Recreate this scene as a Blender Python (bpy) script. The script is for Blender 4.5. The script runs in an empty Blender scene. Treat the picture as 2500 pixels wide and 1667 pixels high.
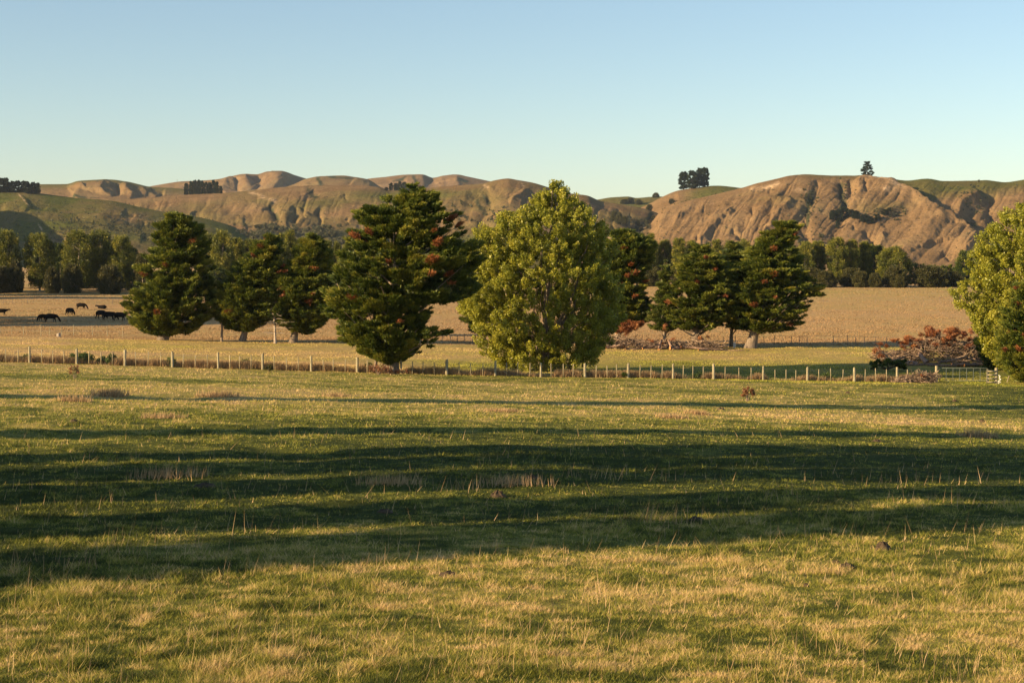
import bpy, math, random
import numpy as np
from mathutils import Vector

# ------------------------------------------------------------------ camera, sky, sun, exposure
SC = bpy.context.scene
COL = SC.collection
F = 3965.0                      # focal length in pixels of a 2500 px wide frame
CAMZ = 4.0
PITCH = math.atan(183.5 / F)
cd = bpy.data.cameras.new('camera')
cam = bpy.data.objects.new('camera', cd)
COL.objects.link(cam)
cam.location = (0, 0, CAMZ)
cam.rotation_euler = (math.pi / 2 - PITCH, 0, 0)
cd.sensor_width = 36.0
cd.lens = 36.0 * F / 2500.0
cd.clip_start = 0.5
cd.clip_end = 40000
SC.camera = cam

SUN_EL = math.radians(16.5)
SH_AZ = math.radians(64.5)        # direction the shadows fall: this far to the right of straight ahead (+Y)
SHD = (math.sin(SH_AZ), math.cos(SH_AZ))
w = bpy.data.worlds.new('World')
SC.world = w
w.use_nodes = True
nt = w.node_tree
bg = nt.nodes['Background']
sky = nt.nodes.new('ShaderNodeTexSky')
sky.sky_type = 'NISHITA'
sky.sun_disc = False
sky.sun_elevation = SUN_EL
sky.sun_rotation = SH_AZ + math.pi      # measured clockwise from +Y, as seen from above
sky.air_density = 1.0
sky.dust_density = 0.25
sky.ozone_density = 1.7
sky.altitude = 50
nt.links.new(sky.outputs[0], bg.inputs[0])
bg.inputs[1].default_value = 0.075
sd = bpy.data.lights.new('sun', 'SUN')
sun = bpy.data.objects.new('sun', sd)
COL.objects.link(sun)
sd.energy = 5.0
sd.angle = math.radians(0.5)
sd.color = (1.0, 0.73, 0.41)
sv = Vector((-SHD[0] * math.cos(SUN_EL), -SHD[1] * math.cos(SUN_EL), math.sin(SUN_EL)))
sun.rotation_euler = sv.to_track_quat('Z', 'Y').to_euler()
sun.location = (-60, -40, 60)
SC.view_settings.view_transform = 'Standard'
SC.view_settings.look = 'None'
SC.view_settings.exposure = 1.1
SC.view_settings.gamma = 1.0
SC.view_settings.use_curve_mapping = False
SC.cycles.max_bounces = 6
SC.cycles.diffuse_bounces = 3
SC.cycles.transparent_max_bounces = 4

# ------------------------------------------------------------------ helpers
def ray(px, row):
    a = (np.asarray(px, float) - 1250.0) / F
    b = (833.5 - np.asarray(row, float)) / F
    cp, sp = math.cos(PITCH), math.sin(PITCH)
    dy = cp + b * sp
    return a / dy, (-sp + b * cp) / dy

def P(px, row, d):
    x, z = ray(px, row)
    return np.stack(np.broadcast_arrays(x * d, np.asarray(d, float) + 0 * x, CAMZ + z * d), -1)

def hash2(ix, iy, seed):
    h = (ix.astype(np.int64) * 374761393 + iy.astype(np.int64) * 668265263 + seed * 1442695041) & 0x7fffffff
    h = ((h ^ (h >> 13)) * 1274126177) & 0x7fffffff
    h = (h ^ (h >> 16)) & 0x7fffffff
    return h / float(0x7fffffff)

def vnoise(x, y, seed=0):
    x = np.asarray(x, float); y = np.asarray(y, float)
    ix = np.floor(x); iy = np.floor(y)
    fx = x - ix; fy = y - iy
    fx = fx * fx * fx * (fx * (fx * 6 - 15) + 10); fy = fy * fy * fy * (fy * (fy * 6 - 15) + 10)
    a = hash2(ix, iy, seed); b = hash2(ix + 1, iy, seed)
    c = hash2(ix, iy + 1, seed); d = hash2(ix + 1, iy + 1, seed)
    return (a + (b - a) * fx) * (1 - fy) + (c + (d - c) * fx) * fy

def fbm(x, y, octv=4, seed=0):
    s = 0; a = 0.5; t = 0
    for i in range(octv):
        s = s + a * (vnoise(x * 2 ** i + 17.3 * i, y * 2 ** i - 9.1 * i, seed + i) - 0.5) * 2
        t += a; a *= 0.5
    return s / t

def sst(a, b, x):
    t = np.clip((np.asarray(x, float) - a) / (b - a), 0, 1)
    return t * t * (3 - 2 * t)

def hermite(xs, ys, x):
    xs = np.asarray(xs, float); ys = np.asarray(ys, float)
    m = np.gradient(ys, xs)
    dl = np.diff(ys) / np.diff(xs)
    for i in range(1, len(xs) - 1):
        if dl[i - 1] * dl[i] <= 0: m[i] = 0
        else: m[i] = 2 * dl[i - 1] * dl[i] / (dl[i - 1] + dl[i])
    x = np.clip(x, xs[0], xs[-1])
    i = np.clip(np.searchsorted(xs, x, side='right') - 1, 0, len(xs) - 2)
    h = xs[i + 1] - xs[i]; t = (x - xs[i]) / h
    return ((1 + 2 * t) * (1 - t) ** 2 * ys[i] + t * (1 - t) ** 2 * h * m[i]
            + t * t * (3 - 2 * t) * ys[i + 1] + t * t * (t - 1) * h * m[i + 1])

GD = [-80, 0, 17, 30, 50, 80, 130, 160, 195, 230, 270, 335, 400, 480, 570, 640, 800, 1200, 1600]
GL = [3.6, 4.0, 4.45, 4.85, 5.3, 6.1, 7.55, 8.35, 8.55, 9.5, 9.3, 8.9, 8.5, 7.4, 6.7, 6.3, 4.6, 1.5, 1.0]
GM = [3.6, 4.0, 4.45, 4.9, 5.65, 6.9, 8.95, 9.75, 9.75, 10.3, 10.0, 9.6, 9.0, 8.0, 7.0, 6.9, 5.6, 2.4, 2.0]
GR = [3.6, 4.0, 4.5, 5.1, 6.2, 7.9, 9.75, 10.8, 9.75, 10.15, 9.9, 9.3, 8.4, 7.3, 6.65, 7.0, 6.6, 2.6, 1.6]

def G(x, y):
    x = np.asarray(x, float); y = np.asarray(y, float)
    u = x / np.maximum(y, 28.0)
    s = np.clip(u / 0.3153, -2.2, 2.2)
    l, m, r = (hermite(GD, g, y) for g in (GL, GM, GR))
    drop = m + np.where(s < 0, (l - m) * (-s), (r - m) * s)
    n = 0.11 * fbm(x / 9, y / 7, 3, 5) * sst(10, 40, y) + 0.5 * fbm(x / 60, y / 45, 2, 9) * sst(210, 330, y)
    n = n + 0.055 * fbm(x / 1.9, y / 1.6, 3, 31)
    n = n - 0.10 * sst(0.35, 0.8, fbm(x / 3.3, y / 2.2, 2, 77)) * sst(400, 60, y)
    return CAMZ - drop + n

def gpos(px, d):
    x = (px - 1250) / F * d
    for _ in range(3):
        z = float(G(x, d)); b = (z - CAMZ) / d
        # invert row for this z
        cp, sp = math.cos(PITCH), math.sin(PITCH)
        bb = (b * cp + sp) / (cp - b * sp)
        x = (px - 1250) / F * d / (cp + bb * sp)
    return Vector((x, d, float(G(x, d))))

def mesh_obj(name, V, Fc, mat, parent=None, attrs=None, smooth=False, mats=None, midx=None):
    V = np.ascontiguousarray(V, dtype=np.float32).reshape(-1, 3)
    Fc = np.ascontiguousarray(Fc, dtype=np.int32)
    me = bpy.data.meshes.new(name)
    n, k = Fc.shape
    me.vertices.add(len(V)); me.vertices.foreach_set('co', V.ravel())
    me.loops.add(n * k); me.loops.foreach_set('vertex_index', Fc.ravel())
    me.polygons.add(n)
    me.polygons.foreach_set('loop_start', np.arange(0, n * k, k, dtype=np.int32))
    me.polygons.foreach_set('loop_total', np.full(n, k, dtype=np.int32))
    if smooth: me.polygons.foreach_set('use_smooth', np.ones(n, dtype=bool))
    for key, val in (attrs or {}).items():
        at = me.attributes.new(key, 'FLOAT', 'POINT')
        at.data.foreach_set('value', np.ascontiguousarray(val, dtype=np.float32))
    for m in (mats or [mat]): me.materials.append(m)
    if midx is not None: me.polygons.foreach_set('material_index', np.ascontiguousarray(midx, dtype=np.int32))
    me.update(calc_edges=True); me.validate()
    o = bpy.data.objects.new(name, me)
    COL.objects.link(o)
    if parent is not None: o.parent = parent
    return o

def tag(o, label=None, cat=None, group=None, kind=None):
    if label: o['label'] = label
    if cat: o['category'] = cat
    if group: o['group'] = group
    if kind: o['kind'] = kind
    return o

def thing(name, label, cat, loc=(0, 0, 0), rz=0, group=None):
    o = bpy.data.objects.new(name, None); COL.objects.link(o)
    o.location = loc; o.rotation_euler = (0, 0, rz)
    o.empty_display_size = 0.3
    return tag(o, label, cat, group)

def dup(src, loc, rz=0, scale=None, label=None, group=None):
    r = src.copy(); COL.objects.link(r); r.location = loc; r.rotation_euler = (0, 0, rz)
    if scale is not None: r.scale = scale
    if label: r['label'] = label
    if group: r['group'] = group
    for ch in list(src.children):
        c = ch.copy(); COL.objects.link(c); c.parent = r
        for g in ch.children:
            e = g.copy(); COL.objects.link(e); e.parent = c
    return r

class Bag:
    """collects quads (tubes, boxes) for one mesh"""
    def __init__(s): s.V = []; s.Fq = []; s.n = 0
    def add(s, V, Q):
        s.V.append(np.asarray(V, float)); s.Fq.append(np.asarray(Q, int) + s.n); s.n += len(V)
    def tube(s, pts, rad, k=6, cap=True):
        pts = np.asarray(pts, float); n = len(pts)
        rad = np.broadcast_to(np.asarray(rad, float), (n,))
        t = np.gradient(pts, axis=0); t /= np.linalg.norm(t, axis=1)[:, None] + 1e-9
        ref = np.where(np.abs(t[:, 2:3]) > 0.9, [[1.0, 0, 0]], [[0, 0, 1.0]])
        a = np.cross(t, ref); a /= np.linalg.norm(a, axis=1)[:, None] + 1e-9
        b = np.cross(t, a)
        for i in range(1, n):
            if np.dot(a[i], a[i - 1]) < 0: a[i] *= -1; b[i] *= -1
        th = np.arange(k) * 2 * math.pi / k
        V = (pts[:, None] + rad[:, None, None] * (np.cos(th)[None, :, None] * a[:, None] + np.sin(th)[None, :, None] * b[:, None])).reshape(-1, 3)
        i, j = np.meshgrid(np.arange(n - 1), np.arange(k), indexing='ij')
        Q = np.stack([i * k + j, i * k + (j + 1) % k, (i + 1) * k + (j + 1) % k, (i + 1) * k + j], -1).reshape(-1, 4)
        if cap:
            extra = []
            for base, cen in ((0, pts[0]), ((n - 1) * k, pts[-1])):
                ci = len(V); V = np.vstack([V, cen])
                for q in range(0, k, 2):
                    extra.append([ci, base + q, base + (q + 1) % k, base + (q + 2) % k])
            Q = np.vstack([Q, extra])
        s.add(V, Q)
    def box(s, c, size, rz=0.0, tilt=0.0):
        c = np.asarray(c, float); h = np.asarray(size, float) / 2
        V = np.array([[x, y, z] for x in (-1, 1) for y in (-1, 1) for z in (-1, 1)], float) * h
        if tilt:
            ct, st = math.cos(tilt), math.sin(tilt)
            V = np.stack([V[:, 0] * ct - V[:, 2] * st, V[:, 1], V[:, 0] * st + V[:, 2] * ct], -1)
        cr, sr = math.cos(rz), math.sin(rz)
        V = np.stack([V[:, 0] * cr - V[:, 1] * sr, V[:, 0] * sr + V[:, 1] * cr, V[:, 2]], -1) + c
        s.add(V, [[0, 1, 3, 2], [4, 6, 7, 5], [0, 4, 5, 1], [2, 3, 7, 6], [0, 2, 6, 4], [1, 5, 7, 3]])
    def build(s, name, mat, parent=None, smooth=False, off=None):
        V = np.vstack(s.V)
        if off is not None: V = V - np.asarray(off, float)
        return mesh_obj(name, V, np.vstack(s.Fq), mat, parent, smooth=smooth)

# ------------------------------------------------------------------ materials
def mat_new(name):
    m = bpy.data.materials.new(name); m.use_nodes = True
    return m, m.node_tree, m.node_tree.nodes['Principled BSDF']

def ramp(nt, fac, stops):
    r = nt.nodes.new('ShaderNodeValToRGB')
    e = r.color_ramp.elements
    while len(e) < len(stops): e.new(0.5)
    for el, (p, c) in zip(e, stops): el.position = p; el.color = (*c, 1)
    if fac is not None: nt.links.new(fac, r.inputs[0])
    return r.outputs[0]

def attr(nt, name):
    a = nt.nodes.new('ShaderNodeAttribute'); a.attribute_name = name
    return a.outputs['Fac']

def noise_node(nt, scale, detail=4, rough=0.55, vec=None, dist=0):
    n = nt.nodes.new('ShaderNodeTexNoise')
    n.inputs['Scale'].default_value = scale; n.inputs['Detail'].default_value = detail
    n.inputs['Roughness'].default_value = rough; n.inputs['Distortion'].default_value = dist
    if vec is not None: nt.links.new(vec, n.inputs['Vector'])
    return n.outputs['Fac']

def geo_pos(nt, sc=(1, 1, 1), obj=False):
    mp = nt.nodes.new('ShaderNodeMapping'); mp.inputs['Scale'].default_value = sc
    if obj:
        g = nt.nodes.new('ShaderNodeTexCoord'); nt.links.new(g.outputs['Object'], mp.inputs[0])
    else:
        g = nt.nodes.new('ShaderNodeNewGeometry'); nt.links.new(g.outputs['Position'], mp.inputs[0])
    return mp.outputs[0]

def mix(nt, fac, a, b, mode='MIX'):
    m = nt.nodes.new('ShaderNodeMix'); m.data_type = 'RGBA'; m.blend_type = mode
    for sock, v in ((m.inputs[0], fac), (m.inputs[6], a), (m.inputs[7], b)):
        if isinstance(v, (int, float)): sock.default_value = v
        elif isinstance(v, tuple): sock.default_value = (*v, 1)
        else: nt.links.new(v, sock)
    return m.outputs[2]

def math_n(nt, op, a, b=0.0, clamp=False):
    m = nt.nodes.new('ShaderNodeMath'); m.operation = op; m.use_clamp = clamp
    for i, v in enumerate((a, b)):
        if isinstance(v, (int, float)): m.inputs[i].default_value = v
        else: nt.links.new(v, m.inputs[i])
    return m.outputs[0]

def leaf_mat(name, stops, trans=0.3, rough=0.5, spec=0.25):
    m, nt, pb = mat_new(name)
    c = ramp(nt, attr(nt, 'tint'), stops)
    nt.links.new(c, pb.inputs['Base Color'])
    pb.inputs['Roughness'].default_value = rough
    pb.inputs['Specular IOR Level'].default_value = spec
    tr = nt.nodes.new('ShaderNodeBsdfTranslucent'); nt.links.new(c, tr.inputs[0])
    mx = nt.nodes.new('ShaderNodeMixShader'); mx.inputs[0].default_value = trans
    out = nt.nodes['Material Output']
    nt.links.new(pb.outputs[0], mx.inputs[1]); nt.links.new(tr.outputs[0], mx.inputs[2])
    nt.links.new(mx.outputs[0], out.inputs[0])
    return m

M = {}
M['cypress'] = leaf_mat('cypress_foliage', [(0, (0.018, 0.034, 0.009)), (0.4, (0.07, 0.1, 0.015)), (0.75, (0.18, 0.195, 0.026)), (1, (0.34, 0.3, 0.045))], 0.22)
M['conifer_light'] = leaf_mat('conifer_foliage', [(0, (0.035, 0.055, 0.013)), (0.5, (0.1, 0.13, 0.024)), (1, (0.22, 0.22, 0.045))], 0.2)
M['dead_leaf'] = leaf_mat('dead_foliage', [(0, (0.1, 0.035, 0.015)), (0.5, (0.25, 0.085, 0.03)), (1, (0.42, 0.19, 0.07))], 0.15)
M['poplar'] = leaf_mat('poplar_leaves', [(0, (0.1, 0.125, 0.014)), (0.5, (0.3, 0.305, 0.03)), (1, (0.54, 0.48, 0.065))], 0.38, 0.42, 0.4)
M['gum'] = leaf_mat('gum_leaves', [(0, (0.04, 0.055, 0.012)), (0.5, (0.125, 0.14, 0.018)), (1, (0.33, 0.28, 0.036))], 0.2)
M['pine'] = leaf_mat('pine_needles', [(0, (0.012, 0.02, 0.01)), (0.6, (0.022, 0.036, 0.014)), (1, (0.045, 0.06, 0.022))], 0.1)
M['olive'] = leaf_mat('shrub_leaves', [(0, (0.03, 0.035, 0.01)), (0.5, (0.065, 0.065, 0.018)), (1, (0.13, 0.11, 0.03))], 0.2)
M['greenweed'] = leaf_mat('weed_leaves', [(0, (0.03, 0.05, 0.01)), (0.5, (0.06, 0.1, 0.018)), (1, (0.12, 0.16, 0.03))], 0.25)
M['blade'] = leaf_mat('grass_blades', [(0, (0.05, 0.065, 0.014)), (0.22, (0.18, 0.2, 0.026)), (0.42, (0.38, 0.36, 0.052)), (0.65, (0.55, 0.41, 0.135)), (1, (0.82, 0.56, 0.31))], 0.35, 0.55, 0.25)
M['straw'] = leaf_mat('dry_grass', [(0, (0.16, 0.1, 0.045)), (0.5, (0.36, 0.23, 0.11)), (1, (0.6, 0.42, 0.22))], 0.3, 0.6, 0.2)
M['dock'] = leaf_mat('dead_weed', [(0, (0.12, 0.05, 0.025)), (1, (0.36, 0.16, 0.07))], 0.1)
M['scrub'] = leaf_mat('scrub_foliage', [(0, (0.03, 0.035, 0.014)), (0.6, (0.065, 0.07, 0.028)), (1, (0.15, 0.13, 0.06))], 0.1)

def bark_mat(name, c1, c2, sc=3.0):
    m, nt, pb = mat_new(name)
    v = geo_pos(nt, (1, 1, 0.18), obj=True)
    n = noise_node(nt, sc * 3, 5, 0.65, v)
    nt.links.new(ramp(nt, n, [(0.32, c1), (0.68, c2)]), pb.inputs['Base Color'])
    pb.inputs['Roughness'].default_value = 0.9; pb.inputs['Specular IOR Level'].default_value = 0.15
    b = nt.nodes.new('ShaderNodeBump'); b.inputs['Strength'].default_value = 0.6; b.inputs['Distance'].default_value = 0.04
    nt.links.new(n, b.inputs['Height']); nt.links.new(b.outputs[0], pb.inputs['Normal'])
    return m
M['bark'] = bark_mat('bark', (0.1, 0.075, 0.055), (0.34, 0.27, 0.2))
M['bark_pale'] = bark_mat('pale_bark', (0.24, 0.19, 0.14), (0.5, 0.42, 0.33))
M['bark_dark'] = bark_mat('dark_bark', (0.05, 0.04, 0.03), (0.13, 0.1, 0.075))
M['post'] = bark_mat('weathered_post', (0.17, 0.14, 0.08), (0.46, 0.4, 0.25), 5)
M['batten'] = bark_mat('weathered_batten', (0.2, 0.16, 0.09), (0.48, 0.41, 0.26), 6)
M['twig'] = bark_mat('dead_twigs', (0.05, 0.035, 0.025), (0.5, 0.36, 0.25), 1.3)
M['log'] = bark_mat('log_bark', (0.12, 0.075, 0.05), (0.42, 0.28, 0.2), 3)

def plain(name, c, rough=0.6, metal=0.0, var=0.15):
    m, nt, pb = mat_new(name)
    n = noise_node(nt, 9, 4, 0.6, geo_pos(nt, obj=True))
    nt.links.new(ramp(nt, n, [(0.3, tuple(v * (1 - var) for v in c)), (0.7, tuple(min(1, v * (1 + var)) for v in c))]), pb.inputs['Base Color'])
    pb.inputs['Roughness'].default_value = rough; pb.inputs['Metallic'].default_value = metal
    return m
M['steel'] = plain('galvanised_steel', (0.13, 0.15, 0.12), 0.6, 0.3)
M['wire'] = plain('fence_wire', (0.3, 0.3, 0.29), 0.5, 0.7)
M['cutwood'] = plain('cut_wood', (0.75, 0.3, 0.08), 0.7, 0, 0.2)
M['hide'] = plain('black_hide', (0.008, 0.006, 0.005), 0.85, 0, 0.4)
M['hide'].node_tree.nodes['Principled BSDF'].inputs['Specular IOR Level'].default_value = 0.1
M['dung'] = plain('dried_dung', (0.07, 0.045, 0.022), 0.9, 0, 0.5)
M['white'] = plain('white_plastic', (0.8, 0.78, 0.72), 0.5)

# ground: 'dry' 0 = green, 1 = straw ; 'mud' bare brown earth
m, nt, pb = mat_new('ground'); M['ground'] = m
pos = geo_pos(nt)
n1 = noise_node(nt, 2.2, 5, 0.6, pos); n2 = noise_node(nt, 0.35, 4, 0.6, geo_pos(nt, (0.6, 1, 1)))
dn = math_n(nt, 'ADD', attr(nt, 'dry'), math_n(nt, 'MULTIPLY', math_n(nt, 'SUBTRACT', n1, 0.5), 0.45))
dn = math_n(nt, 'ADD', dn, math_n(nt, 'MULTIPLY', math_n(nt, 'SUBTRACT', n2, 0.5), 0.5), True)
c = ramp(nt, dn, [(0.05, (0.05, 0.062, 0.014)), (0.35, (0.15, 0.15, 0.03)), (0.6, (0.36, 0.28, 0.085)), (0.9, (0.45, 0.285, 0.125))])
nt.links.new(c, pb.inputs['Base Color'])
pb.inputs['Roughness'].default_value = 0.95; pb.inputs['Specular IOR Level'].default_value = 0.05
b = nt.nodes.new('ShaderNodeBump'); b.inputs['Strength'].default_value = 0.7; b.inputs['Distance'].default_value = 0.12
nt.links.new(n1, b.inputs['Height']); nt.links.new(b.outputs[0], pb.inputs['Normal'])

# hills: green / rock / scrub attributes
m, nt, pb = mat_new('hill_pasture'); M['hill'] = m
n1 = noise_node(nt, 0.02, 8, 0.62, geo_pos(nt)); n2 = noise_node(nt, 0.25, 4, 0.7, geo_pos(nt))
base = ramp(nt, n1, [(0.3, (0.16, 0.102, 0.05)), (0.5, (0.224, 0.144, 0.072)), (0.72, (0.29, 0.19, 0.1))])
gc = ramp(nt, n2, [(0.3, (0.07, 0.085, 0.02)), (0.7, (0.13, 0.13, 0.034))])
g = math_n(nt, 'ADD', attr(nt, 'green'), math_n(nt, 'MULTIPLY', math_n(nt, 'SUBTRACT', n1, 0.5), 1.2), True)
c = mix(nt, g, base, gc)
rk = math_n(nt, 'MULTIPLY', attr(nt, 'rock'), ramp(nt, noise_node(nt, 0.09, 5, 0.7, geo_pos(nt)), [(0.42, (0, 0, 0)), (0.6, (1, 1, 1))]), True)
c = mix(nt, rk, c, (0.55, 0.38, 0.22))
c = mix(nt, attr(nt, 'scrub'), c, (0.055, 0.06, 0.03))
vv = ramp(nt, noise_node(nt, 0.35, 6, 0.75, geo_pos(nt, (1, .6, 1.6))), [(0.32, (0.62, 0.66, 0.66)), (0.5, (1, 1, 1)), (0.7, (1.25, 1.2, 1.15))])
c = mix(nt, 1.0, c, vv, 'MULTIPLY')
nt.links.new(c, pb.inputs['Base Color'])
pb.inputs['Roughness'].default_value = 1.0; pb.inputs['Specular IOR Level'].default_value = 0.0
b = nt.nodes.new('ShaderNodeBump'); b.inputs['Strength'].default_value = 0.9; b.inputs['Distance'].default_value = 3.2
nb = noise_node(nt, 0.10, 9, 0.74, geo_pos(nt))
nt.links.new(nb, b.inputs['Height']); nt.links.new(b.outputs[0], pb.inputs['Normal'])

# ------------------------------------------------------------------ ground sheet
def dryness(x, y):
    """0 green .. 1 straw"""
    x = np.asarray(x, float); y = np.asarray(y, float)
    near = 0.53 + 0.34 * fbm(x / 1.5, y / 1.1, 4, 3) + 0.22 * fbm(x / 16, y / 9, 2, 4)
    near = near + 0.10 * sst(60, 20, y)
    # greener grass along the shadow belt, darkening its shade by colour; greener near the gate
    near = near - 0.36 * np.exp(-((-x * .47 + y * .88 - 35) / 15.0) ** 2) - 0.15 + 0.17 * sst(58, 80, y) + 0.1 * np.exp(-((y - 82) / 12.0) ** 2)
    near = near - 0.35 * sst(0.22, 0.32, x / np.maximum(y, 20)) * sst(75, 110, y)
    mid = 0.74 + 0.25 * fbm(x / 14, y / 10, 3, 6)
    mid = mid - 0.25 * sst(180, 165, y) * sst(-0.1, 0.15, x / np.maximum(y, 20)) + 0.14 * sst(0.0, -0.15, x / np.maximum(y, 20))
    mid = mid - 0.3 * np.exp(-((y - 158) / 7.0) ** 2) * np.exp(-((x / np.maximum(y, 20) + 0.02) / 0.06) ** 2)
    far = 0.88 + 0.16 * fbm(x / 40, y / 30, 3, 8) - 0.15 * np.exp(-((y - 500) / 60.0) ** 2) * sst(0.1, 0.2, x / np.maximum(y, 20))
    d = near + (mid - near) * sst(126, 140, y)
    return np.clip(d + (far - d) * sst(194, 206, y), 0, 1.1)

def build_ground():
    ys = np.concatenate([np.linspace(-80, 10, 30), np.arange(10.5, 70, 0.3), np.geomspace(70, 240, 230)[1:], np.geomspace(240, 1000, 200)[1:], np.geomspace(1000, 9000, 40)[1:]])
    s = np.linspace(-1, 1, 561); s = np.sign(s) * (0.55 * np.abs(s) + 0.45 * np.abs(s) ** 3)
    Y, S = np.meshgrid(ys, s, indexing='ij')
    X = S * (70 + 0.62 * np.maximum(Y, 0))
    Z = G(X, Y)
    V = np.stack([X, Y, Z], -1).reshape(-1, 3)
    n, k = Y.shape
    i, j = np.meshgrid(np.arange(n - 1), np.arange(k - 1), indexing='ij')
    Q = np.stack([i * k + j, i * k + j + 1, (i + 1) * k + j + 1, (i + 1) * k + j], -1).reshape(-1, 4)
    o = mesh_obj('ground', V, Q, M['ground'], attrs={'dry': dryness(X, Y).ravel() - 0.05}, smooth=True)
    tag(o, kind='structure')
build_ground()

# ------------------------------------------------------------------ hills
def seg_dist(px, row, poly):
    """signed-ish distance (px) to a polyline and parameter along it; sign: + to the right of the line"""
    best = np.full(px.shape, 1e9); sg = np.zeros(px.shape); par = np.zeros(px.shape)
    L = len(poly) - 1
    for i in range(L):
        (x0, y0), (x1, y1) = poly[i], poly[i + 1]
        dx, dy = x1 - x0, y1 - y0
        t = np.clip(((px - x0) * dx + (row - y0) * dy) / (dx * dx + dy * dy), 0, 1)
        cx, cy = x0 + t * dx, y0 + t * dy
        dd = np.hypot(px - cx, row - cy)
        cr = dx * (row - cy) - dy * (px - cx)
        m_ = dd < best
        best = np.where(m_, dd, best); sg = np.where(m_, np.sign(-cr), sg); par = np.where(m_, (i + t) / L, par)
    return best, sg, par

def hill(name, crest, dfoot, dcrest, footrow, feats=(), spur=None, green=None, rock=(), scrub=(), rough=1.0, shape=0.9, seed=1, back=400, nt_=150, step=2.6, behind=1.0, fk=0.55, sk=0.28):
    px = np.arange(crest[0][0], crest[-1][0] + 1, step)
    cr = hermite([c[0] for c in crest], [c[1] for c in crest], px)
    t = np.concatenate([np.linspace(0, 1, nt_) ** 0.9, 1 + np.linspace(0, 1, 24)[1:]])
    T, PX = np.meshgrid(t, px, indexing='ij')
    CR = np.broadcast_to(cr, T.shape)
    fr = np.interp(px, [c[0] for c in footrow], [c[1] for c in footrow]) if not np.isscalar(footrow) else np.full(px.shape, float(footrow))
    FR = np.broadcast_to(fr, T.shape)
    tt = np.clip(T, 0, 1)
    A = shape * np.sin(tt * math.pi / 2) ** 1.15 + (1 - shape) * tt
    ROW = FR + (CR - FR) * A + np.clip(T - 1, 0, 1) ** 1.4 * (FR - CR) * behind
    df = np.interp(px, [c[0] for c in dfoot], [c[1] for c in dfoot]) if not np.isscalar(dfoot) else dfoot
    dc = np.interp(px, [c[0] for c in dcrest], [c[1] for c in dcrest]) if not np.isscalar(dcrest) else dcrest
    D = np.where(T <= 1, df + (dc - df) * T, dc + back * (T - 1))
    Pt = P(PX, ROW, D)
    mpp = D / F
    dz = np.zeros(T.shape)
    win = sst(0, 0.08, T) * (1 - 0.9 * sst(0.7, 0.97, T))
    if spur:
        for (k, wl, amp, sd, kind) in spur:
            amp = amp * sk
            q = PX + k * (ROW - CR)
            wq = 14 * fbm(PX / 60, ROW / 45, 3, sd + 3)
            nz = fbm((q + wq) / wl, ROW / (wl * 3.2), 2, sd)
            if kind == 'g': dz += amp * (np.minimum(np.abs(nz) * 3.2, 1.0) - 0.6) * win      # rounded spurs, sharp gullies
            elif kind == 'r': dz -= amp * (np.minimum(np.abs(nz) * 3.0, 1.2) - 0.5) * win    # sharp ridges
            else: dz += amp * nz * win
    for (poly, amp, wl, wr) in feats:
        dd, sg, par = seg_dist(PX + 7 * fbm(PX / 22, ROW / 16, 3, 501), ROW + 4 * fbm(PX / 20, ROW / 14, 3, 502), poly)
        wd = np.where(sg > 0, wr, wl)
        dz += fk * amp * np.exp(-(dd / wd) ** (1.3 if amp > 0 else 1.0)) * sst(0, 0.12, par) * sst(1.02, 0.9, par) * (1 - 0.9 * sst(0.72, 0.97, T))
    dz += rough * (2.2 * fbm(Pt[..., 0] / 34, Pt[..., 1] / 34, 5, seed) + 3 * fbm(Pt[..., 0] / 120, Pt[..., 1] / 120, 3, seed + 5)) * win
    Pt[..., 2] += dz
    gr = np.zeros(T.shape)
    if green: gr = green(PX, ROW, CR, T)
    rk = np.zeros(T.shape); sc = np.zeros(T.shape)
    for (poly, wd) in rock:
        dd, sg, par = seg_dist(PX, ROW, poly); rk = np.maximum(rk, np.exp(-(dd / wd) ** 2))
    for (poly, wd) in scrub:
        dd, sg, par = seg_dist(PX, ROW, poly)
        sc = np.maximum(sc, np.clip(1.6 * np.exp(-(dd / wd) ** 2) - 0.5 + 0.9 * fbm(PX / 9, ROW / 6, 3, 61), 0, 1))
    V = Pt.reshape(-1, 3); n, k = T.shape
    i, j = np.meshgrid(np.arange(n - 1), np.arange(k - 1), indexing='ij')
    Q = np.stack([i * k + j, i * k + j + 1, (i + 1) * k + j + 1, (i + 1) * k + j], -1).reshape(-1, 4)
    o = mesh_obj(name, V, Q, M['hill'], attrs={'green': gr.ravel(), 'rock': rk.ravel(), 'scrub': sc.ravel()}, smooth=True)
    tag(o, kind='structure')
    def surf(x, trow):
        c = int(np.clip(round((x - px[0]) / step), 0, len(px) - 1))
        lim = nt_
        rows_ = ROW[:lim, c]
        r = int(np.argmin(np.abs(rows_ - trow)))
        return Vector(Pt[r, c])
    return surf

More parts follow.
